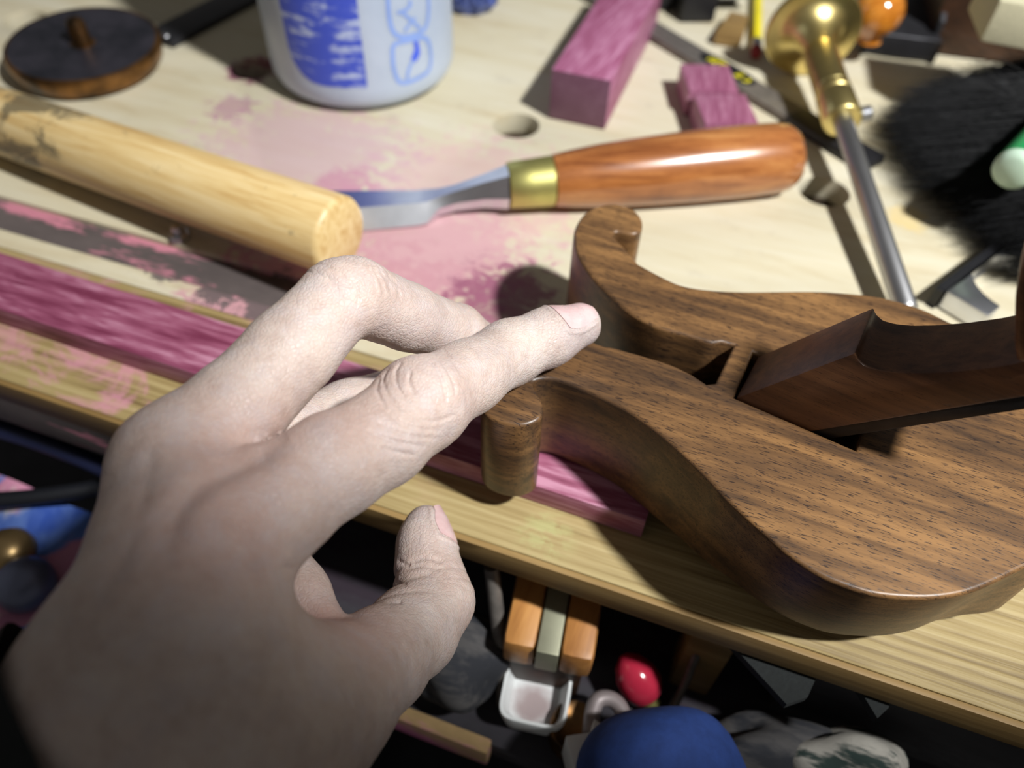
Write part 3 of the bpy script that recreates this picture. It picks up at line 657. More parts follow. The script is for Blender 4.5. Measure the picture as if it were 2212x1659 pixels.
for i in range(len(sections) - 1):
    for k in range(ns_): fs.append((i * ns_ + k, i * ns_ + (k + 1) % ns_, (i + 1) * ns_ + (k + 1) % ns_, (i + 1) * ns_ + k))
fs.append(tuple(range(ns_))); fs.append(tuple((len(sections) - 1) * ns_ + k for k in reversed(range(ns_))))
bm = bmesh.new(); m_ = mesh_from(vs, fs); bm.from_mesh(m_); bmesh.ops.recalc_face_normals(bm, faces=bm.faces)
link_mesh('blade', bm_mesh(bm), M['steel'], ch, 22)

# ------------------------------------------------------------------ bottle
BR = 0.0462; bc = P(789, 152, 0.0); bc = np.array([bc[0], bc[1], 0.0005])
bt_ = thing('plastic_bottle', 'translucent white plastic bottle with blue printed label and hazard squares', 'bottle', bc)
def botmat():
    q = N('milky_plastic'); f = q.noise(q.mapping(), 30, 4, 0.6)
    q.set(Base_Color=q.ramp(f, [(0.3, lin(172, 186, 206)), (0.7, lin(188, 200, 218))]), Roughness=0.38, Subsurface_Weight=0.5, Subsurface_Radius=(1, 1, 1), Subsurface_Scale=0.006); return q.m
prof = [(0, 0), (0, BR - .012), (.0012, BR - .006), (.004, BR - .0022), (.008, BR - .0004), (.013, BR), (.125, BR), (.137, BR * .93), (.146, BR * .72), (.152, .016), (.170, .0150), (.170, 0)]
link_mesh('body', lathe(bc, (0, 0, 1), prof, 96), botmat(), bt_, 40)
M['cap'] = plain('blue_cap', lin(50, 70, 170), 0.4)
link_mesh('cap', lathe(bc + ZX * .158, (0, 0, 1), [(0, 0), (0, .018), (.018, .0175), (.019, .016), (.019, 0)], 40), M['cap'], bt_, 40)
def cyl(u, v, off=0.00012):
    r = ray(u, v); ox, oy = CAM[0] - bc[0], CAM[1] - bc[1]; RR = BR + off; a = r[0] ** 2 + r[1] ** 2; b = 2 * (ox * r[0] + oy * r[1]); cc = ox * ox + oy * oy - RR * RR
    t = (-b - math.sqrt(max(b * b - 4 * a * cc, 0))) / (2 * a); return CAM + r * t
def cyl_c(u, v): # (angle, height)
    p = cyl(u, v); return math.atan2(p[1] - bc[1], p[0] - bc[0]), p[2]
def cyl_p(th, z, off=0.00015): return np.array([bc[0] + math.cos(th) * (BR + off), bc[1] + math.sin(th) * (BR + off), z])
def print_mat(name, col, wear, lo_, hi_):
    q = N(name); v = q.mapping(0, (70, 70, 420)); f = q.noise(v, 1.0, 6, 0.7, 0.4); g = q.noise(q.mapping(), 75, 4, 0.6)
    sx = q.n('ShaderNodeSeparateXYZ'); q.l(q.tc.outputs['Object'], sx.inputs[0]); rows = q.math('SINE', q.math('MULTIPLY', sx.outputs[2], 6.283 / 0.0062))
    mk = q.rng(q.math('ADD', q.math('ADD', q.math('MULTIPLY', f, 0.45), q.math('MULTIPLY', g, 0.55)), q.math('MULTIPLY', rows, 0.035)), lo_, hi_)
    q.set(Base_Color=q.mix(q.math('MULTIPLY', mk, wear), col, lin(190, 204, 228)), Roughness=0.4); return q.m
M['label_blue'] = print_mat('blue_print', lin(62, 84, 196), 0.8, 0.50, 0.60)
M['label_line'] = plain('blue_line_print', lin(136, 164, 226), 0.4)
M['label_dark'] = plain('blue_icon_print', lin(70, 98, 222), 0.4)
# label panel with a rounded lower left corner
th0 = cyl_c(622, 100)[0]; th1 = cyl_c(783, 100)[0]; zb_ = cyl_c(740, 190)[1]; zt_ = 0.118; vs = []; fs = []; nx, nz = 36, 30; cr = 0.016
for i in range(nx + 1):
    th = th0 + (th1 - th0) * i / nx; arc = (th - th0) * BR; z0_ = zb_
    if arc < cr: z0_ = zb_ + cr - math.sqrt(max(0, cr * cr - (cr - arc) ** 2))
    for j in range(nz + 1): vs.append(cyl_p(th, z0_ + (zt_ - z0_) * j / nz))
for i in range(nx):
    for j in range(nz): k = i * (nz + 1) + j; fs.append((k, k + nz + 1, k + nz + 2, k + 1))
link_mesh('printed_label', mesh_from(vs, fs), M['label_blue'], bt_, 60, label='worn solid blue label panel')
def ribbon(px, wpx, closed=False, sub=6, off=0.00018):
    pts = smooth_pts([np.array(cyl_c(*q)) * np.array([BR, 1]) for q in px], sub, closed); n = len(pts); vs = []; fs = []
    for i in range(n):
        a = pts[(i - 1) % n] if closed else pts[max(i - 1, 0)]; b = pts[(i + 1) % n] if closed else pts[min(i + 1, n - 1)]
        tg = nrm(b - a); nn = np.array([-tg[1], tg[0]]); ww = wpx[i * len(wpx) // n] if hasattr(wpx, '__len__') else wpx
        for s in (-1, 1):
            e = pts[i] + nn * s * ww / 2; vs.append(cyl_p(e[0] / BR, e[1], off))
    for i in range(n if closed else n - 1):
        j = (i + 1) % n; fs.append((2 * i, 2 * i + 1, 2 * j + 1, 2 * j))
    return mesh_from(vs, fs)
sq1 = [(838, 0), (842, 45), (852, 72), (872, 80), (905, 72), (921, 55), (926, 20), (924, -20), (918, -55), (890, -66), (850, -58), (838, -40)]
sq2 = [(848, 118), (851, 150), (862, 176), (880, 178), (905, 168), (926, 152), (931, 125), (926, 92), (914, 81), (890, 86), (862, 92), (850, 100)]
for s_, lb in ((sq1, 'upper'), (sq2, 'lower')): link_mesh('pictogram_frame', ribbon(s_, 0.0021, True), M['label_line'], bt_, 60)
link_mesh('pictogram_cross', ribbon([(866, 24), (886, 42), (908, 62)], 0.0016), M['label_line'], bt_, 60)
link_mesh('pictogram_cross', ribbon([(898, 38), (886, 50), (874, 68)], 0.0014, off=.0002), M['label_line'], bt_, 60)
link_mesh('pictogram_curve', ribbon([(884, 0), (886, 12), (872, 24), (858, 28)], 0.0016, off=.00022), M['label_line'], bt_, 60)
link_mesh('pictogram_brush', ribbon([(897, 86), (901, 105), (899, 118), (892, 132)], [.0022, .0026, .003, .004, .0042, .0036, .003]), M['label_dark'], bt_, 60)
link_mesh('pictogram_brush', ribbon([(893, 130), (884, 148), (879, 172)], 0.0017, off=.0002), M['label_line'], bt_, 60)

# ------------------------------------------------------------------ bronze disc with pin, flat steel bar
dc = P(190, 120, .006); dc = np.array([dc[0], dc[1], 0.0004]); DR = 0.0372
ds = thing('bronze_disc', 'round dark-topped bronze disc with a short centre pin, left of the bottle', 'disc', dc)
def bronze(name, a, b, met, ro):
    q = N(name); f = q.noise(q.mapping(), 55, 5, 0.65); q.set(Base_Color=q.ramp(f, [(0.35, a), (0.65, b)]), Metallic=met, Roughness=ro); return q.m
M['bronze'] = bronze('aged_bronze', lin(52, 44, 36), lin(150, 108, 62), 0.9, 0.34); M['disc_top'] = bronze('tarnished_face', lin(44, 46, 54), lin(72, 70, 80), 0.6, 0.4)
tilt = nrm((0.03, -0.05, 1.0))
link_mesh('body', lathe(dc + ZX * .0022, tilt, [(0, 0), (0, DR - .004), (.002, DR - .0015), (.0085, DR), (.0102, DR - .0006), (.0108, DR - .0018), (.0106, DR - .0026), (.0100, 0)], 80), M['bronze'], ds, 40)
link_mesh('top_face', lathe(dc + ZX * .0022 + tilt * .0098, tilt, [(0, 0), (0, DR - .0022), (.0008, DR - .0024), (.0008, .0085), (.0004, .0080), (.0004, 0)], 80), M['disc_top'], ds, 30)
pb = dc + ZX * .0022 + tilt * .0100
link_mesh('pin', lathe(pb, tilt, [(0, 0), (0, .0062), (.0005, .0060), (.0010, .0046), (.0100, .0044), (.0122, .0036), (.0132, .0018), (.0134, 0)], 32), M['bronze'], ds, 40)
a = P(300, 118, .004); b = P(640, -60, .004); v = nrm(b - a); sv = np.array([-v[1], v[0], 0])
o = thing('steel_bar', 'flat dark steel bar running from behind the bronze disc to the bottle', 'bar', (a + b) / 2 * np.array([1, 1, 0]))
fb = P(340, 80, .004); f1 = fb + v * 0.0005
link_mesh('bar', box(fb + v * .055 - ZX * .0018, v, sv, ZX, (.11, .0205, .0036), .0006), M['iron'], o, 30)
link_mesh('rivet', lathe(P(358, 76, .004) - ZX * .0004, (0, 0, 1), [(0, 0), (0, .0022), (.0006, .0018), (.0008, 0)], 20), M['steel'], o, 40)
#--BACK--
# ------------------------------------------------------------------ file with sticker
a = P(1392, 48, .004); b = P(1720, 243, .004); e = P(1888, 352, .004); v = nrm(b - a); sv = np.array([-v[1], v[0], 0]); Lf = np.linalg.norm(b - a)
fi = thing('flat_file', 'flat grey steel file with black yellow-lettered sticker, lying behind the small purple offcuts', 'file', a * np.array([1, 1, 0]))
link_mesh('blade', box((a + b) / 2 - v * .03 - ZX * .0018, v, sv, ZX, (Lf + .06, .0142, .0036), .0004), M['steel_dark'], fi, 30)
link_mesh('grip', box((b + e) / 2 - ZX * .0012, v, sv, ZX, (np.linalg.norm(e - b), .0145, .0048), .0012), M['black'], fi, 30)
sc = P(1571, 148, .0041); M['yellow'] = plain('yellow_print', lin(226, 214, 40), 0.5); st = []
for t in np.linspace(0, 2 * math.pi, 36, endpoint=False): st.append(sc + v * .0195 * math.copysign(abs(math.cos(t)) ** .6, math.cos(t)) + sv * .0056 * math.sin(t))
stk = link_mesh('sticker', prism(st, ZX * 0.00015, 0), M['black'], fi, 30)
def stroke(p, q_, w_, z_=.00018): 
    dd = q_ - p; n_ = nrm(np.array([-dd[1], dd[0], 0])) * w_ / 2; return [p + n_ + ZX * z_, p - n_ + ZX * z_, q_ - n_ + ZX * z_, q_ + n_ + ZX * z_]
glyphs = [[(-11.5, -1.6, -10.2, 2.0), (-10.2, 2.0, -8.8, -1.6), (-11.0, 0.2, -9.2, 0.2)], [(-7.6, -1.8, -7.6, 2.2), (-7.6, 2.2, -5.6, 1.2), (-5.6, 1.2, -7.4, 0.2)], [(-4.4, 2.2, -4.2, -1.8), (-4.3, 0.4, -2.2, 2.0)], [(7.0, -1.8, 7.4, 2.0), (7.4, 2.0, 9.4, 1.2), (9.4, 1.2, 7.2, 0.2), (9.2, -1.8, 7.6, 0.2)], [(12.2, -1.6, 14.4, -1.0), (14.4, -1.0, 13.4, 1.4)]]
for gl in glyphs:
    vs = []; fs = []
    for (x0, y0, x1, y1) in gl:
        k = len(vs); vs += stroke(sc + v * x0 * 1.1 * mm + sv * y0 * 1.5 * mm, sc + v * x1 * 1.1 * mm + sv * y1 * 1.5 * mm, .0016); fs.append((k, k + 1, k + 2, k + 3))
    link_mesh('letter', mesh_from(vs, fs), M['yellow'], stk, 0)

# ------------------------------------------------------------------ pencil
p0 = P(1634, 92, .0034); p1 = P(1638, -120, .0034); v = nrm(p1 - p0); Lp = np.linalg.norm(p1 - p0)
pc = thing('pencil', 'yellow pencil with red eraser end lying beside the brass gauge', 'pencil', p0 * np.array([1, 1, 0]))
bm_ = lathe(p0, v, [(0, 0), (0, .0031), (Lp, .0031), (Lp, 0)], 6); link_mesh('shaft', bm_, plain('pencil_yellow', lin(232, 216, 36), 0.35), pc, 20)
link_mesh('band', lathe(p0 - v * .008, v, [(0, 0), (0, .0031), (.008, .0032), (.008, 0)], 24), M['steel'], pc, 40)
link_mesh('eraser', lathe(p0 - v * .0145, v, [(0, 0), (0, .0022), (.001, .0029), (.0066, .0030), (.0066, 0)], 24), plain('eraser_red', lin(150, 36, 40), 0.6), pc, 40)

# ------------------------------------------------------------------ brass wheel gauge
f0 = P(1757, 72, .0238); r1 = P(1956, 668, .0085); g = nrm(r1 - f0); GL = np.linalg.norm(r1 - f0)
def pxy(p):
    c = RM.T @ (np.asarray(p) - CAM); return CX + F * c[0] / c[2], CY + F * c[1] / c[2]
def hy(y):
    hs = np.linspace(0, GL, 600); return min(hs, key=lambda h: abs(pxy(f0 + g * h)[1] - y))
gg = thing('marking_gauge', 'brass wheel marking gauge with wide flange, knurled barrel and long steel rod', 'marking gauge', f0 * np.array([1, 1, 0]))
h1, h2, h3 = hy(112), hy(198), hy(262)
link_mesh('flange', lathe(f0, g, [(-.0035, 0), (-.0035, .0225), (-.003, .0234), (-.0006, .0234), (0, .0228), (.0004, .0180), (.0012, .0160), (.0035, .0128), (.0075, .0098), (h1 * .8, .0078), (h1, .0070), (h1, 0)], 72), M['brass'], gg, 40)
vs = []; fs = []; n1, n2 = 44, 96
for i in range(n1 + 1):
    t = i / n1; h = h1 + (h2 - h1) * t; a_, s_d, t_d = frame(g)
    for k in range(n2):
        th = 2 * math.pi * k / n2; kn = abs(math.sin(24 * th + t * 34)) * abs(math.sin(24 * th - t * 34)); r = .0076 + .00050 * kn - (.0008 if i in (0, n1) else 0)
        vs.append(f0 + g * h + (s_d * math.cos(th) + t_d * math.sin(th)) * r)
for i in range(n1):
    for k in range(n2): fs.append((i * n2 + k, i * n2 + (k + 1) % n2, (i + 1) * n2 + (k + 1) % n2, (i + 1) * n2 + k))
link_mesh('knurled_barrel', mesh_from(vs, fs), M['brass'], gg, 60)
link_mesh('collar', lathe(f0 + g * h2, g, [(0, 0), (0, .0070), (.0008, .0082), (.0045, .0084), (.0052, .0076), (.0060, .0076), (.0066, .0085), (h3 - h2 - .001, .0086), (h3 - h2, .0078), (h3 - h2, 0)], 56), M['brass'], gg, 40)
link_mesh('rod', lathe(f0 + g * (h3 - .002), g, [(0, 0), (0, .0042), (GL - h3 + .002, .0042), (GL - h3 + .003, .0036), (GL - h3 + .003, 0)], 32), plain('rod_steel', lin(176, 176, 178), 0.42, 1.0, 0.05), gg, 40)
sdv = nrm(np.cross(g, ZX)); sdv = sdv if sdv[0] > 0 else -sdv
link_mesh('thumbscrew', lathe(f0 + g * (h3 - .005) + sdv * .007, sdv + np.array([0, 0, .3]), [(0, 0), (0, .0016), (.0022, .0016), (.0024, .0034), (.0060, .0034), (.0066, .0028), (.0066, 0)], 20), M['steel'], gg, 30)

# ------------------------------------------------------------------ block plane with amber knob
bp0 = P(1945, 118, 0.0); bp = thing('block_plane', 'grey iron block plane with glossy amber knob, behind the brass gauge', 'hand plane', bp0)
by = math.radians(-12); bx_ = np.array([math.cos(by), math.sin(by), 0]); byv = np.array([-bx_[1], bx_[0], 0])
ol = [bp0 + bx_ * x + byv * y for x, y in ((-.021, .0), (-.018, -.006), (.012, -.006), (.016, .0), (.016, .10), (-.021, .10))]
link_mesh('body', plate([[(p[0], p[1]) for p in smooth_pts(ol, 3, True)]], 0.0005, 0.013, .0012, 2), M['iron'], bp, 40)
link_mesh('cheek', prism([bp0 + bx_ * .0125 + byv * y + ZX * z for y, z in ((.0, .012), (.0, .020), (.012, .027), (.05, .028), (.09, .013))], bx_ * .003, .0006), M['iron'], bp, 40)
kc = P(1897, 22, .028)
M['amber'] = wood('amber_lacquer', lin(150, 82, 22), lin(196, 122, 40), lin(216, 146, 62), 0.4, 60, 300, 0.12, coat=1.0, bump=0.0)
link_mesh('knob', lathe(np.array([kc[0], kc[1], .0126]), (0, 0, 1), [(0, 0), (0, .0075), (.002, .0070), (.004, .0072), (.007, .0105), (.012, .0130), (.017, .0132), (.022, .0112), (.0255, .0070), (.0268, .003), (.027, 0)], 48), M['amber'], bp, 50)

# ------------------------------------------------------------------ things at the back edge
M['dark_wood'] = wood('dark_brown_wood', lin(40, 24, 14), lin(62, 38, 22), lin(82, 52, 32), 0.2, 26, 260, 0.5)
c = P(2150, 150, 0.0)
o = link_mesh('wooden_box', box(c + np.array([.035, .036, .022]), bx_, byv, ZX, (.13, .07, .043), .002), M['dark_wood'], None, 30); set_props(o, 'dark brown wooden box standing at the back right of the bench', 'box')
M['cream'] = plain('cream_abrasive', lin(196, 190, 160), 0.9, 0, 0.12, 900, 0.3)
tc = P(2190, 50, .052); o = link_mesh('sanding_block', prism([tc + bx_ * x + byv * y - ZX * .008 for x, y in ((-.011, -.004), (.03, -.010), (.03, .03), (-.012, .03))], ZX * .018, .0012), M['cream'], None, 30); set_props(o, 'cream coloured sanding block resting on the dark wooden box', 'sanding block')
ck = P(1500, 42, 0.0); cl = thing('black_clamp', 'small black metal clamp at the top edge behind the steel file', 'clamp', ck)
link_mesh('jaw', box(ck + np.array([0.0, .004, .009]), (1, .1, 0), (-.1, 1, 0), ZX, (.020, .018, .017), .0015), M['black'], cl, 30)
link_mesh('jaw', box(ck + np.array([-.020, .020, .011]), (1, .1, 0), (-.1, 1, 0), ZX, (.016, .022, .021), .0015), M['black'], cl, 30)
link_mesh('frame', box(ck + np.array([.0, .022, .006]), (1, .1, 0), (-.1, 1, 0), ZX, (.055, .010, .010), .0015), M['iron'], cl, 30)
link_mesh('screw', tube([ck + np.array([.010, .010, .011]), ck + np.array([.034, .012, .011])], .0026, 14), M['steel'], cl, 40)
o = link_mesh('wood_scrap', prism([P(1540, 96, 0.0005), P(1598, 104, 0.0005), P(1612, 60, 0.0005), P(1572, 50, 0.0005)], ZX * .007, .0005), M['edge'], None, 30); set_props(o, 'small brown wood scrap between the black clamp and the yellow pencil', 'wood scrap')
# crumpled blue foil
fc = P(1022, -12, .008); bm = bmesh.new(); bmesh.ops.create_icosphere(bm, subdivisions=4, radius=1.0); r_ = np.random.default_rng(3)
ks = r_.normal(size=(9, 3)) * 3.2; ph = r_.random(9) * 6.28
for vv in bm.verts:
    n_ = np.array(vv.co); w_ = 1 + 0.16 * sum(abs(math.sin(float(n_ @ k) + p_)) - .5 for k, p_ in zip(ks, ph)) * .6; q = n_ * w_ * np.array([.0135, .012, .0085]); vv.co = q + fc
o = link_mesh('foil_wrapper', bm_mesh(bm), plain('blue_foil', lin(96, 112, 178), 0.25, 0.7, 0.4, 300), None, 12); set_props(o, 'crumpled shiny blue wrapper at the top edge, right of the bottle', 'wrapper')
cc_ = P(1150, -22, 0.0); o = link_mesh('tool_case', box(cc_ + np.array([-.0, .03, .012]), (1, -.05, 0), (.05, 1, 0), ZX, (.062, .05, .024), .002), M['black'], None, 30); set_props(o, 'black tool case at the top edge behind the large purple block', 'tool case')

# ------------------------------------------------------------------ black bristle brush
br = thing('bench_brush', 'black soft-haired bench brush lying at the right edge of the bench', 'brush', P(2260, 420, 0.0))
M['hair'] = plain('black_bristle', lin(9, 10, 13), 0.5, 0, 0.4, 500, Specular_IOR_Level=0.25)
tipc = [(2205, 196), (2080, 214), (1960, 232), (1905, 262), (1888, 296), (1910, 345), (1955, 405), (2010, 455), (2070, 505), (2120, 560), (2160, 605)]
vs = []; fs = []; nh = 9000
for i in range(nh):
    t = RNG.random(); x = t * (len(tipc) - 1); k = min(int(x), len(tipc) - 2); q = np.array(tipc[k]) * (1 - (x - k)) + np.array(tipc[k + 1]) * (x - k)
    zz = RNG.random(); zt0 = .002 + .020 * zz; zr = .003 + .030 * zz
    jitter = RNG.normal(size=2) * np.array([16, 9]) + np.array([RNG.random() ** 2 * 150 * (0.3 + zz), 0]); tip = P(q[0] + jitter[0], q[1] + jitter[1] - zz * 0, zt0)
    tip = P(q[0] + jitter[0], q[1] + jitter[1], .001) * np.array([1, 1, 0]) + ZX * zt0; tip[1] -= zt0 * 0.3
    root = P(2330 + RNG.random() * 40, 215 + t * 430 + RNG.normal() * 10, .001) * np.array([1, 1, 0]) + ZX * zr
    mid = (tip * .45 + root * .55) + np.array([0, RNG.normal() * .0015, .004 + RNG.random() * .004]); wd = .00016
    pts = [root, mid, tip]; sv = np.array([0, 1, 0]) * wd; k0 = len(vs)
    for p_, ww in zip(pts, (1, .9, .25)): vs += [p_ - sv * ww, p_ + sv * ww, p_ + ZX * wd * 1.6 * ww]
    for j in (0, 3):
        for c3 in range(3): fs.append((k0 + j + c3, k0 + j + (c3 + 1) % 3, k0 + j + 3 + (c3 + 1) % 3, k0 + j + 3 + c3))
for i in range(60):   # long stray hairs
    q = (1990 + RNG.random() * 200, 190 + RNG.random() * 60); tip = P(q[0], q[1], .02) + np.array([RNG.normal() * .006, RNG.random() * .03, .010 + RNG.random() * .02]); root = P(2300, 260 + RNG.random() * 120, .02)
    mid = (tip + root) / 2 + RNG.normal(size=3) * .003; sv = np.array([0, 1, 0]) * .00010; k0 = len(vs)
    for p_, ww in zip((root, mid, tip), (1, .9, .3)): vs += [p_ - sv * ww, p_ + sv * ww, p_ + ZX * .00012 * ww]
    for j in (0, 3):
        for c3 in range(3): fs.append((k0 + j + c3, k0 + j + (c3 + 1) % 3, k0 + j + 3 + (c3 + 1) % 3, k0 + j + 3 + c3))
o = link_mesh('bristles', mesh_from(vs, fs), M['hair'], br, 0); o['kind'] = 'stuff'
hb_ = [P(2330, 190, .001), P(2330, 660, .001)]; hv = nrm((hb_[1] - hb_[0]) * np.array([1, 1, 0]))
link_mesh('handle', box((hb_[0] + hb_[1]) / 2 + np.array([.012, 0, .018]), hv, np.cross(ZX, hv), ZX, (.135, .03, .035), .004), M['dark_wood'], br, 40)
# green tube on the brush
ga = P(2186, 372, .0365); gb = P(2330, 215, .036); gv_ = nrm(gb - ga); gl = thing('green_tube', 'green plastic tube with a pale rounded end resting on the black brush', 'tube', ga - ZX * .008)
link_mesh('tube_body', lathe(ga + gv_ * .004, gv_, [(0, 0), (0, .0078), (.05, .0080), (.05, 0)], 40), plain('green_plastic', lin(24, 150, 84), 0.3, 0, 0.15), gl, 40)
link_mesh('end_cap', lathe(ga, gv_, [(-.0006, 0), (-.0006, .0052), (.0004, .0068), (.0018, .0076), (.0040, .0077), (.0040, 0)], 40), plain('pale_cap', lin(196, 222, 200), 0.35), gl, 50)
# polished steel saddle
ma = P(2022, 664, .0); mb = P(2172, 548, .0); mv = nrm(mb - ma); mn = np.array([-mv[1], mv[0], 0]); mn = mn if mn[1] < 0 else -mn; Lm = np.linalg.norm(mb - ma)
poly = [ma, ma + mv * Lm, ma + mv * Lm + mn * .017]
for t in np.linspace(0, math.pi, 16): poly.append(ma + mv * (Lm / 2 + Lm * .33 * math.cos(t)) + mn * (.017 - Lm * .36 * math.sin(t)))
poly.append(ma + mn * .017)
sd_ = thing('steel_saddle', 'polished steel block with a half-round cutout beside the gauge rod', 'metal block', (ma + mb) / 2)
link_mesh('saddle', prism([p_ + ZX * .0006 for p_ in poly], ZX * .008, .0008), M['steel'], sd_, 30)
link_mesh('rubber_pad', box((ma + mb) / 2 - mn * .0018 + ZX * .0046, mv, mn, ZX, (Lm + .003, .0022, .0085), .0006), M['black'], sd_, 30)
# bolt beneath the mallet handle
bo = P(389, 515, .0); o = thing('bolt', 'small zinc bolt standing under the mallet handle', 'bolt', bo)
link_mesh('head', lathe(bo + ZX * .0002, (0, 0, 1), [(0, 0), (0, .0042), (.0022, .0042), (.0026, .0036), (.0026, 0)], 6), M['steel'], o, 20)
link_mesh('shank', lathe(bo + ZX * .0026, (0, 0, 1), [(0, 0), (0, .0020), (.0036, .0020), (.0040, 0)], 16), M['steel'], o, 40)
# ------------------------------------------------------------------ below the bench top
link_mesh('shelf_lip', box(B(-0.075, 0.0685, SHZ - 0.004), UX, VX, ZX, (0.10, 0.005, 0.014), 0.001), M['shelf_edge'], bench)
for (q, z_, w_) in (((1600, 1395), -.013, .026), ((1838, 1440), -.013, .014)):
    p = P(*q, z_); link_mesh('dark_plate', prism([p + UX * (-w_ * .8) + VX * .012, p + UX * w_ * .9 + VX * .006, p + UX * w_ * .75 - VX * .008, p + UX * w_ * .55 - VX * .012], ZX * -.003, 0), M['sleeve'], bench, 30)  # thin dark plates set just below the bench edge
# white plastic scoop
tb = P(1160, 1485, -.055); sc = thing('plastic_scoop', 'white square plastic scoop with brown residue on the lower shelf', 'scoop', tb - ZX * .0145)
def rsq(c, ax, ay, hw, hh, n=40, e=.38): return [c + ax * hw * math.copysign(abs(math.cos(t)) ** e, math.cos(t)) + ay * hh * math.copysign(abs(math.sin(t)) ** e, math.sin(t)) for t in np.linspace(0, 2 * math.pi, n, endpoint=False)]
tx = nrm(P(1230, 1450, -.055) - P(1090, 1420, -.055)); ty = np.cross(ZX, tx); rings = []
for (z_, k_) in ((-.014, .84), (-.001, 1.0), (0, .98), (0, .90), (-.004, .82), (-.0085, .70), (-.0085, .001)): rings.append([p + ZX * z_ for p in rsq(tb, tx, ty, .0112 * k_, .0120 * k_)])
vs = [p for r in rings for p in r]; n_ = 40; fs = [tuple(range(n_ - 1, -1, -1))]
for i in range(len(rings) - 1):
    for k in range(n_): fs.append((i * n_ + k, i * n_ + (k + 1) % n_, (i + 1) * n_ + (k + 1) % n_, (i + 1) * n_ + k))
def scoopmat():
    q = N('scoop_plastic'); f = q.noise(q.mapping(), 110, 4, 0.6); geo = q.n('ShaderNodeNewGeometry'); dn = q.n('ShaderNodeVectorMath', operation='DISTANCE'); q.l(geo.outputs['Position'], dn.inputs[0]); dn.inputs[1].default_value = tuple(tb + ZX * -.008 - ty * .003)
    mk = q.rng(q.math('ADD', q.math('MULTIPLY', f, .01), dn.outputs['Value']), .008, .015, .75, 0); q.set(Base_Color=q.mix(mk, lin(232, 236, 236), lin(150, 118, 118)), Roughness=.4); return q.m
link_mesh('bowl', mesh_from(vs, fs), scoopmat(), sc, 50)
link_mesh('stem', box(tb + ty * .030 - ZX * .004, ty, tx, ZX, (.030, .006, .004), .001), plain('scoop_stem', lin(186, 190, 170), .5), sc, 30)
# orange wooden spokeshave-like tool behind the scoop: two cheeks, steel strip and grey cap
M['orange'] = wood('orange_beech', lin(150, 98, 50), lin(184, 128, 68), lin(204, 150, 86), math.radians(70), 26, 240, .45)
wt = P(1195, 1345, -.040); tl = thing('wooden_fence', 'orange wooden tool with two cheeks and a grey cap behind the white scoop', 'tool', np.array([wt[0], wt[1], SHZ]))
for sgn in (-1, 1): link_mesh('cheek', box(wt + tx * .0090 * sgn + ty * .006 + ZX * .002, tx, ty, ZX, (.0105, .040, .016), .003), M['orange'], tl, 40)
link_mesh('steel_strip', box(wt + ty * .006 + ZX * .003, tx, ty, ZX, (.0070, .041, .014), .0006), plain('dull_strip', lin(150, 150, 128), .5, .5), tl, 30)
link_mesh('cap', box(wt + ty * .026 + ZX * .012, tx, ty, ZX, (.028, .010, .006), .001), plain('grey_cap', lin(120, 116, 122), .5), tl, 30)
link_mesh('base', box(wt + ty * .006 - ZX * .018, tx, ty, ZX, (.024, .036, .022), .001), M['dark_wood'], tl, 30)
# red knob, grey hook, tin, card
rk = P(1375, 1462, -.057); o = thing('red_knob', 'glossy red egg-shaped knob beside the wooden post', 'knob', rk - ZX * .0128)
rv = nrm(P(1400, 1500, -.060) - P(1350, 1415, -.050)); link_mesh('knob', lathe(rk - rv * .009, rv, [(0, 0), (.0004, .0016), (.003, .0048), (.0075, .0070), (.012, .0074), (.016, .0060), (.0182, .003), (.0186, 0)], 36), plain('red_lacquer', lin(168, 40, 62), .15, 0, .1), o, 50)
link_mesh('tip', lathe(rk + rv * .0085, rv, [(0, 0), (0, .0032), (.003, .0028), (.003, 0)], 20), M['brass_dull'], o, 40)
hk = [P(*q, -.055) for q in ((1275, 1585), (1280, 1540), (1292, 1512), (1318, 1510), (1340, 1528), (1348, 1556))]
o = link_mesh('metal_hook', tube(smooth_pts(hk, 6), .0026, 12), plain('grey_hook', lin(150, 140, 140), .5, .3), None, 50); set_props(o, 'bent grey metal hook right of the white scoop', 'hook')
tn = P(1245, 1562, -.057); o = link_mesh('tin', lathe(np.array([tn[0], tn[1], SHZ]), (0, 0, 1), [(0, 0), (0, .0085), (.0095, .0085), (.0105, .0078), (.0098, .0066), (.0088, 0)], 36), M['bronze'], None, 40); set_props(o, 'small round brown tin below the white scoop', 'tin')
cd = P(1278, 1612, -.045); o = thing('label_card', 'folded white card with green print at the bottom of the lower shelf', 'card', np.array([cd[0], cd[1], SHZ]))
ca = nrm(P(1320, 1600, -.045) - P(1240, 1618, -.045)); cb = np.cross(ZX, ca)
link_mesh('sheet', prism([cd + ca * x + cb * y for x, y in ((-.0068, -.0068), (.0053, -.0075), (.0083, .0015), (.003, .0075), (.001, .004), (-.0068, .0045))], ZX * -.018, .0004), M['white'], o, 30)
for k in range(4): link_mesh('printed_line', box(cd + ca * (-.001 + .0022 * k) + cb * (-.003 + .0006 * k) + ZX * .0002, cb, ca, ZX, (.005 - .0006 * k, .0010, .0002), 0), plain('green_print', lin(120, 170, 140), .5), o, 30)
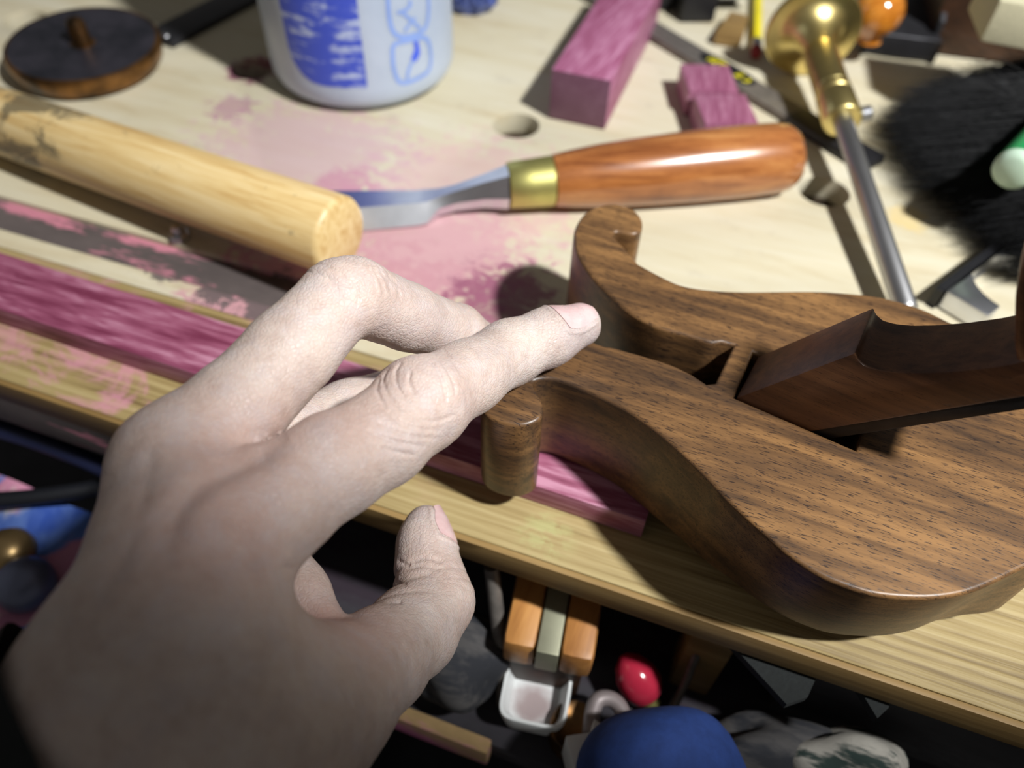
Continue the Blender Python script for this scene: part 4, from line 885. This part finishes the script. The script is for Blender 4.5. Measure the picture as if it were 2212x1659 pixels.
# steel rods and sticks
for nm, lb, q0_, z0_, q1_, z1_, r_, mt in (('steel_rod', 'thin upright grey steel rod left of the orange wooden tool', (1062, 1225), -.02, (1088, 1520), SHZ + .001, .0024, 'steel_dark'), ('steel_rod', 'thin slanting steel rod right of the wooden post', (1522, 1368), -.035, (1440, 1560), SHZ + .001, .0014, 'steel_dark'), ('wooden_stick', 'short pale wooden stick beside the blue cloth', (1498, 1610), -.060, (1552, 1570), -.055, .0030, 'dowel2')):
    if mt == 'dowel2': M['dowel2'] = plain('pale_stick', lin(170, 160, 130), .7)
    o = link_mesh(nm, tube([P(*q0_, z0_), (P(*q0_, z0_) + P(*q1_, z1_)) / 2 + np.array([.0006, 0, 0]), P(*q1_, z1_)], r_, 12), M[mt], None, 40); set_props(o, lb, 'rod' if nm == 'steel_rod' else 'stick')
def crumple(name, label, cat, cpos, rx, ry, rz, mat, seed, amp=.25, freq=2.2, flat=True, sub=4):
    bm = bmesh.new(); bmesh.ops.create_icosphere(bm, subdivisions=sub, radius=1.0); r_ = np.random.default_rng(seed); ks = r_.normal(size=(8, 3)) * freq; ph = r_.random(8) * 6.28
    for vv in bm.verts:
        n_ = np.array(vv.co); w_ = 1 + amp * sum(math.sin(float(n_ @ k) + p_) for k, p_ in zip(ks, ph)) / 4; q = n_ * w_ * np.array([rx, ry, rz])
        if flat and q[2] < -rz * .5: q[2] = -rz * .5
        vv.co = q + cpos
    o = link_mesh(name, bm_mesh(bm), mat, None, 60); set_props(o, label, cat); return o
M['navy'] = plain('blue_cloth', lin(38, 66, 132), .85, 0, .2, 160, .3)
kn = P(1415, 1700, -.040); crumple('blue_cloth', 'rounded dark blue cloth bundle at the bottom edge below the plane', 'cloth', kn, .024, .020, .024, M['navy'], 4, .14, 2.0)
M['lace'] = dusty('lace_print', lin(190, 186, 176), lin(44, 60, 56), amt=(0.46, 0.54))
lc = P(1815, 1668, -.055); crumple('patterned_cloth', 'crumpled white cloth with dark green pattern at the bottom right', 'cloth', lc, .016, .013, .016, M['lace'], 6, .3, 2.5)
M['grey_rag'] = dusty('grey_rag', lin(84, 82, 82), lin(36, 38, 44), amt=(0.42, 0.56))
crumple('grey_rag', 'dark grey crumpled rag lying left of the patterned cloth', 'rag', P(1660, 1640, -.057), .020, .015, .014, M['grey_rag'], 9, .3, 2.4)
crumple('grey_rag', 'dark grey speckled rag on the shelf left of the white scoop', 'rag', P(985, 1440, -.055), .018, .016, .015, M['grey_rag'], 12, .25, 2.2)
o = link_mesh('storage_bin', box(B(0.22, 0.170, -0.044), UX, VX, ZX, (0.26, 0.05, 0.050), .004), plain('navy_bin', lin(30, 36, 58), .6, 0, .2), None, 30); set_props(o, 'dark navy storage bin on the lower shelf behind the rags', 'bin')
# left: rag, tube and knobs on a box in front of the bench
def ragmat():
    q = N('stained_rag'); a = q.noise(q.mapping(.3, (24, 34, 34)), 1.0, 4, .6, .4); b = q.noise(q.mapping(-.4, (40, 30, 30), loc=(.2, .4, 0)), 1.0, 4, .6)
    c = q.ramp(a, [(.38, lin(44, 78, 164)), (.5, lin(92, 122, 190)), (.56, lin(196, 130, 160)), (.7, lin(210, 150, 170))]); c = q.mix(q.rng(b, .62, .72), c, lin(206, 200, 190)); q.set(Base_Color=c, Roughness=.85); q.bump(a, .4, .002); return q.m
cx_ = B(-0.235, 0.070, -0.118); o = link_mesh('storage_crate', box(cx_, UX, VX, ZX, (.20, .056, .094), .003), plain('dark_crate', lin(40, 40, 48), .7), None, 30); set_props(o, 'dark plastic crate standing in front of the bench on the left', 'crate')
o2 = link_mesh('crate_stand', box(cx_ - ZX * (.047 + .2175), UX, VX, ZX, (.20, .07, .435), .003), M['dark_wood'], None, 30); set_props(o2, 'dark wooden stand under the plastic crate', 'stand')
vs = []; fs = []; nx, ny = 60, 30; r_ = np.random.default_rng(8)
for i in range(nx + 1):
    for j in range(ny + 1):
        u_ = -.305 + .15 * i / nx; v_ = .043 + .052 * j / ny; h_ = .004 + .006 * (math.sin(u_ * 90 + 3 * math.sin(v_ * 60)) * .5 + .5) * (math.sin(v_ * 110 + u_ * 40) * .5 + .5)
        vs.append(B(u_, v_, -.0705 + h_))
for i in range(nx + 1):
    for j in range(ny + 1): vs.append(vs[i * (ny + 1) + j] - ZX * .0035)
o_ = (nx + 1) * (ny + 1)
for i in range(nx):
    for j in range(ny):
        k = i * (ny + 1) + j; fs.append((k, k + ny + 1, k + ny + 2, k + 1)); fs.append((o_ + k, o_ + k + 1, o_ + k + ny + 2, o_ + k + ny + 1))
per = [i * (ny + 1) for i in range(nx + 1)] + [nx * (ny + 1) + j for j in range(1, ny + 1)] + [i * (ny + 1) + ny for i in range(nx - 1, -1, -1)] + [j for j in range(ny - 1, 0, -1)]
for x, y in zip(per, per[1:] + per[:1]): fs.append((x, y, o_ + y, o_ + x))
o = link_mesh('stained_rag', mesh_from(vs, fs), ragmat(), None, 60); set_props(o, 'blue and pink stained rag spread over the crate left of the wrist', 'rag')
M['hose'] = plain('navy_rubber', lin(22, 28, 58), .5)
hs = [P(-80, 905, -.045), P(60, 945, -.045), P(200, 1000, -.046), P(300, 1050, -.048), P(420, 1120, -.050)]
o = link_mesh('rubber_hose', tube(smooth_pts(hs, 6), .0036, 14), M['hose'], None, 50); set_props(o, 'dark navy rubber hose running straight along the bench edge left of the hand', 'hose')
hs = [P(-80, 1085, -.056), P(60, 1075, -.056), P(160, 1062, -.056), P(215, 1055, -.056), P(255, 1075, -.056), P(330, 1150, -.058)]
o = link_mesh('rubber_hose', tube(smooth_pts(hs, 6), .0032, 14), plain('black_rubber', lin(18, 20, 26), .5), None, 50); set_props(o, 'black rubber hose bending over the blue part of the rag', 'hose')
kb = P(55, 1262, -.060); o = thing('steel_ball', 'round dull steel ball in front of the stained rag at the left edge', 'ball', kb - ZX * .010)
link_mesh('sphere', lathe(kb - ZX * .010, (0, 0, 1), [(0, 0), (0, .006), (.003, .0075), (.007, .0098), (.011, .0100), (.015, .0088), (.0185, .005), (.0195, 0)], 36), plain('dull_ball', lin(120, 126, 150), .4, .6), o, 60)
kb = P(18, 1190, -.060); o = thing('brass_knob', 'worn brass knob beside the round steel ball at the left edge', 'knob', kb - ZX * .010)
link_mesh('ball', lathe(kb - ZX * .010, (0, 0, 1), [(0, 0), (0, .005), (.004, .007), (.008, .0092), (.012, .0088), (.016, .006), (.0175, 0)], 36), plain('worn_brass', lin(160, 134, 92), .35, .8), o, 60)
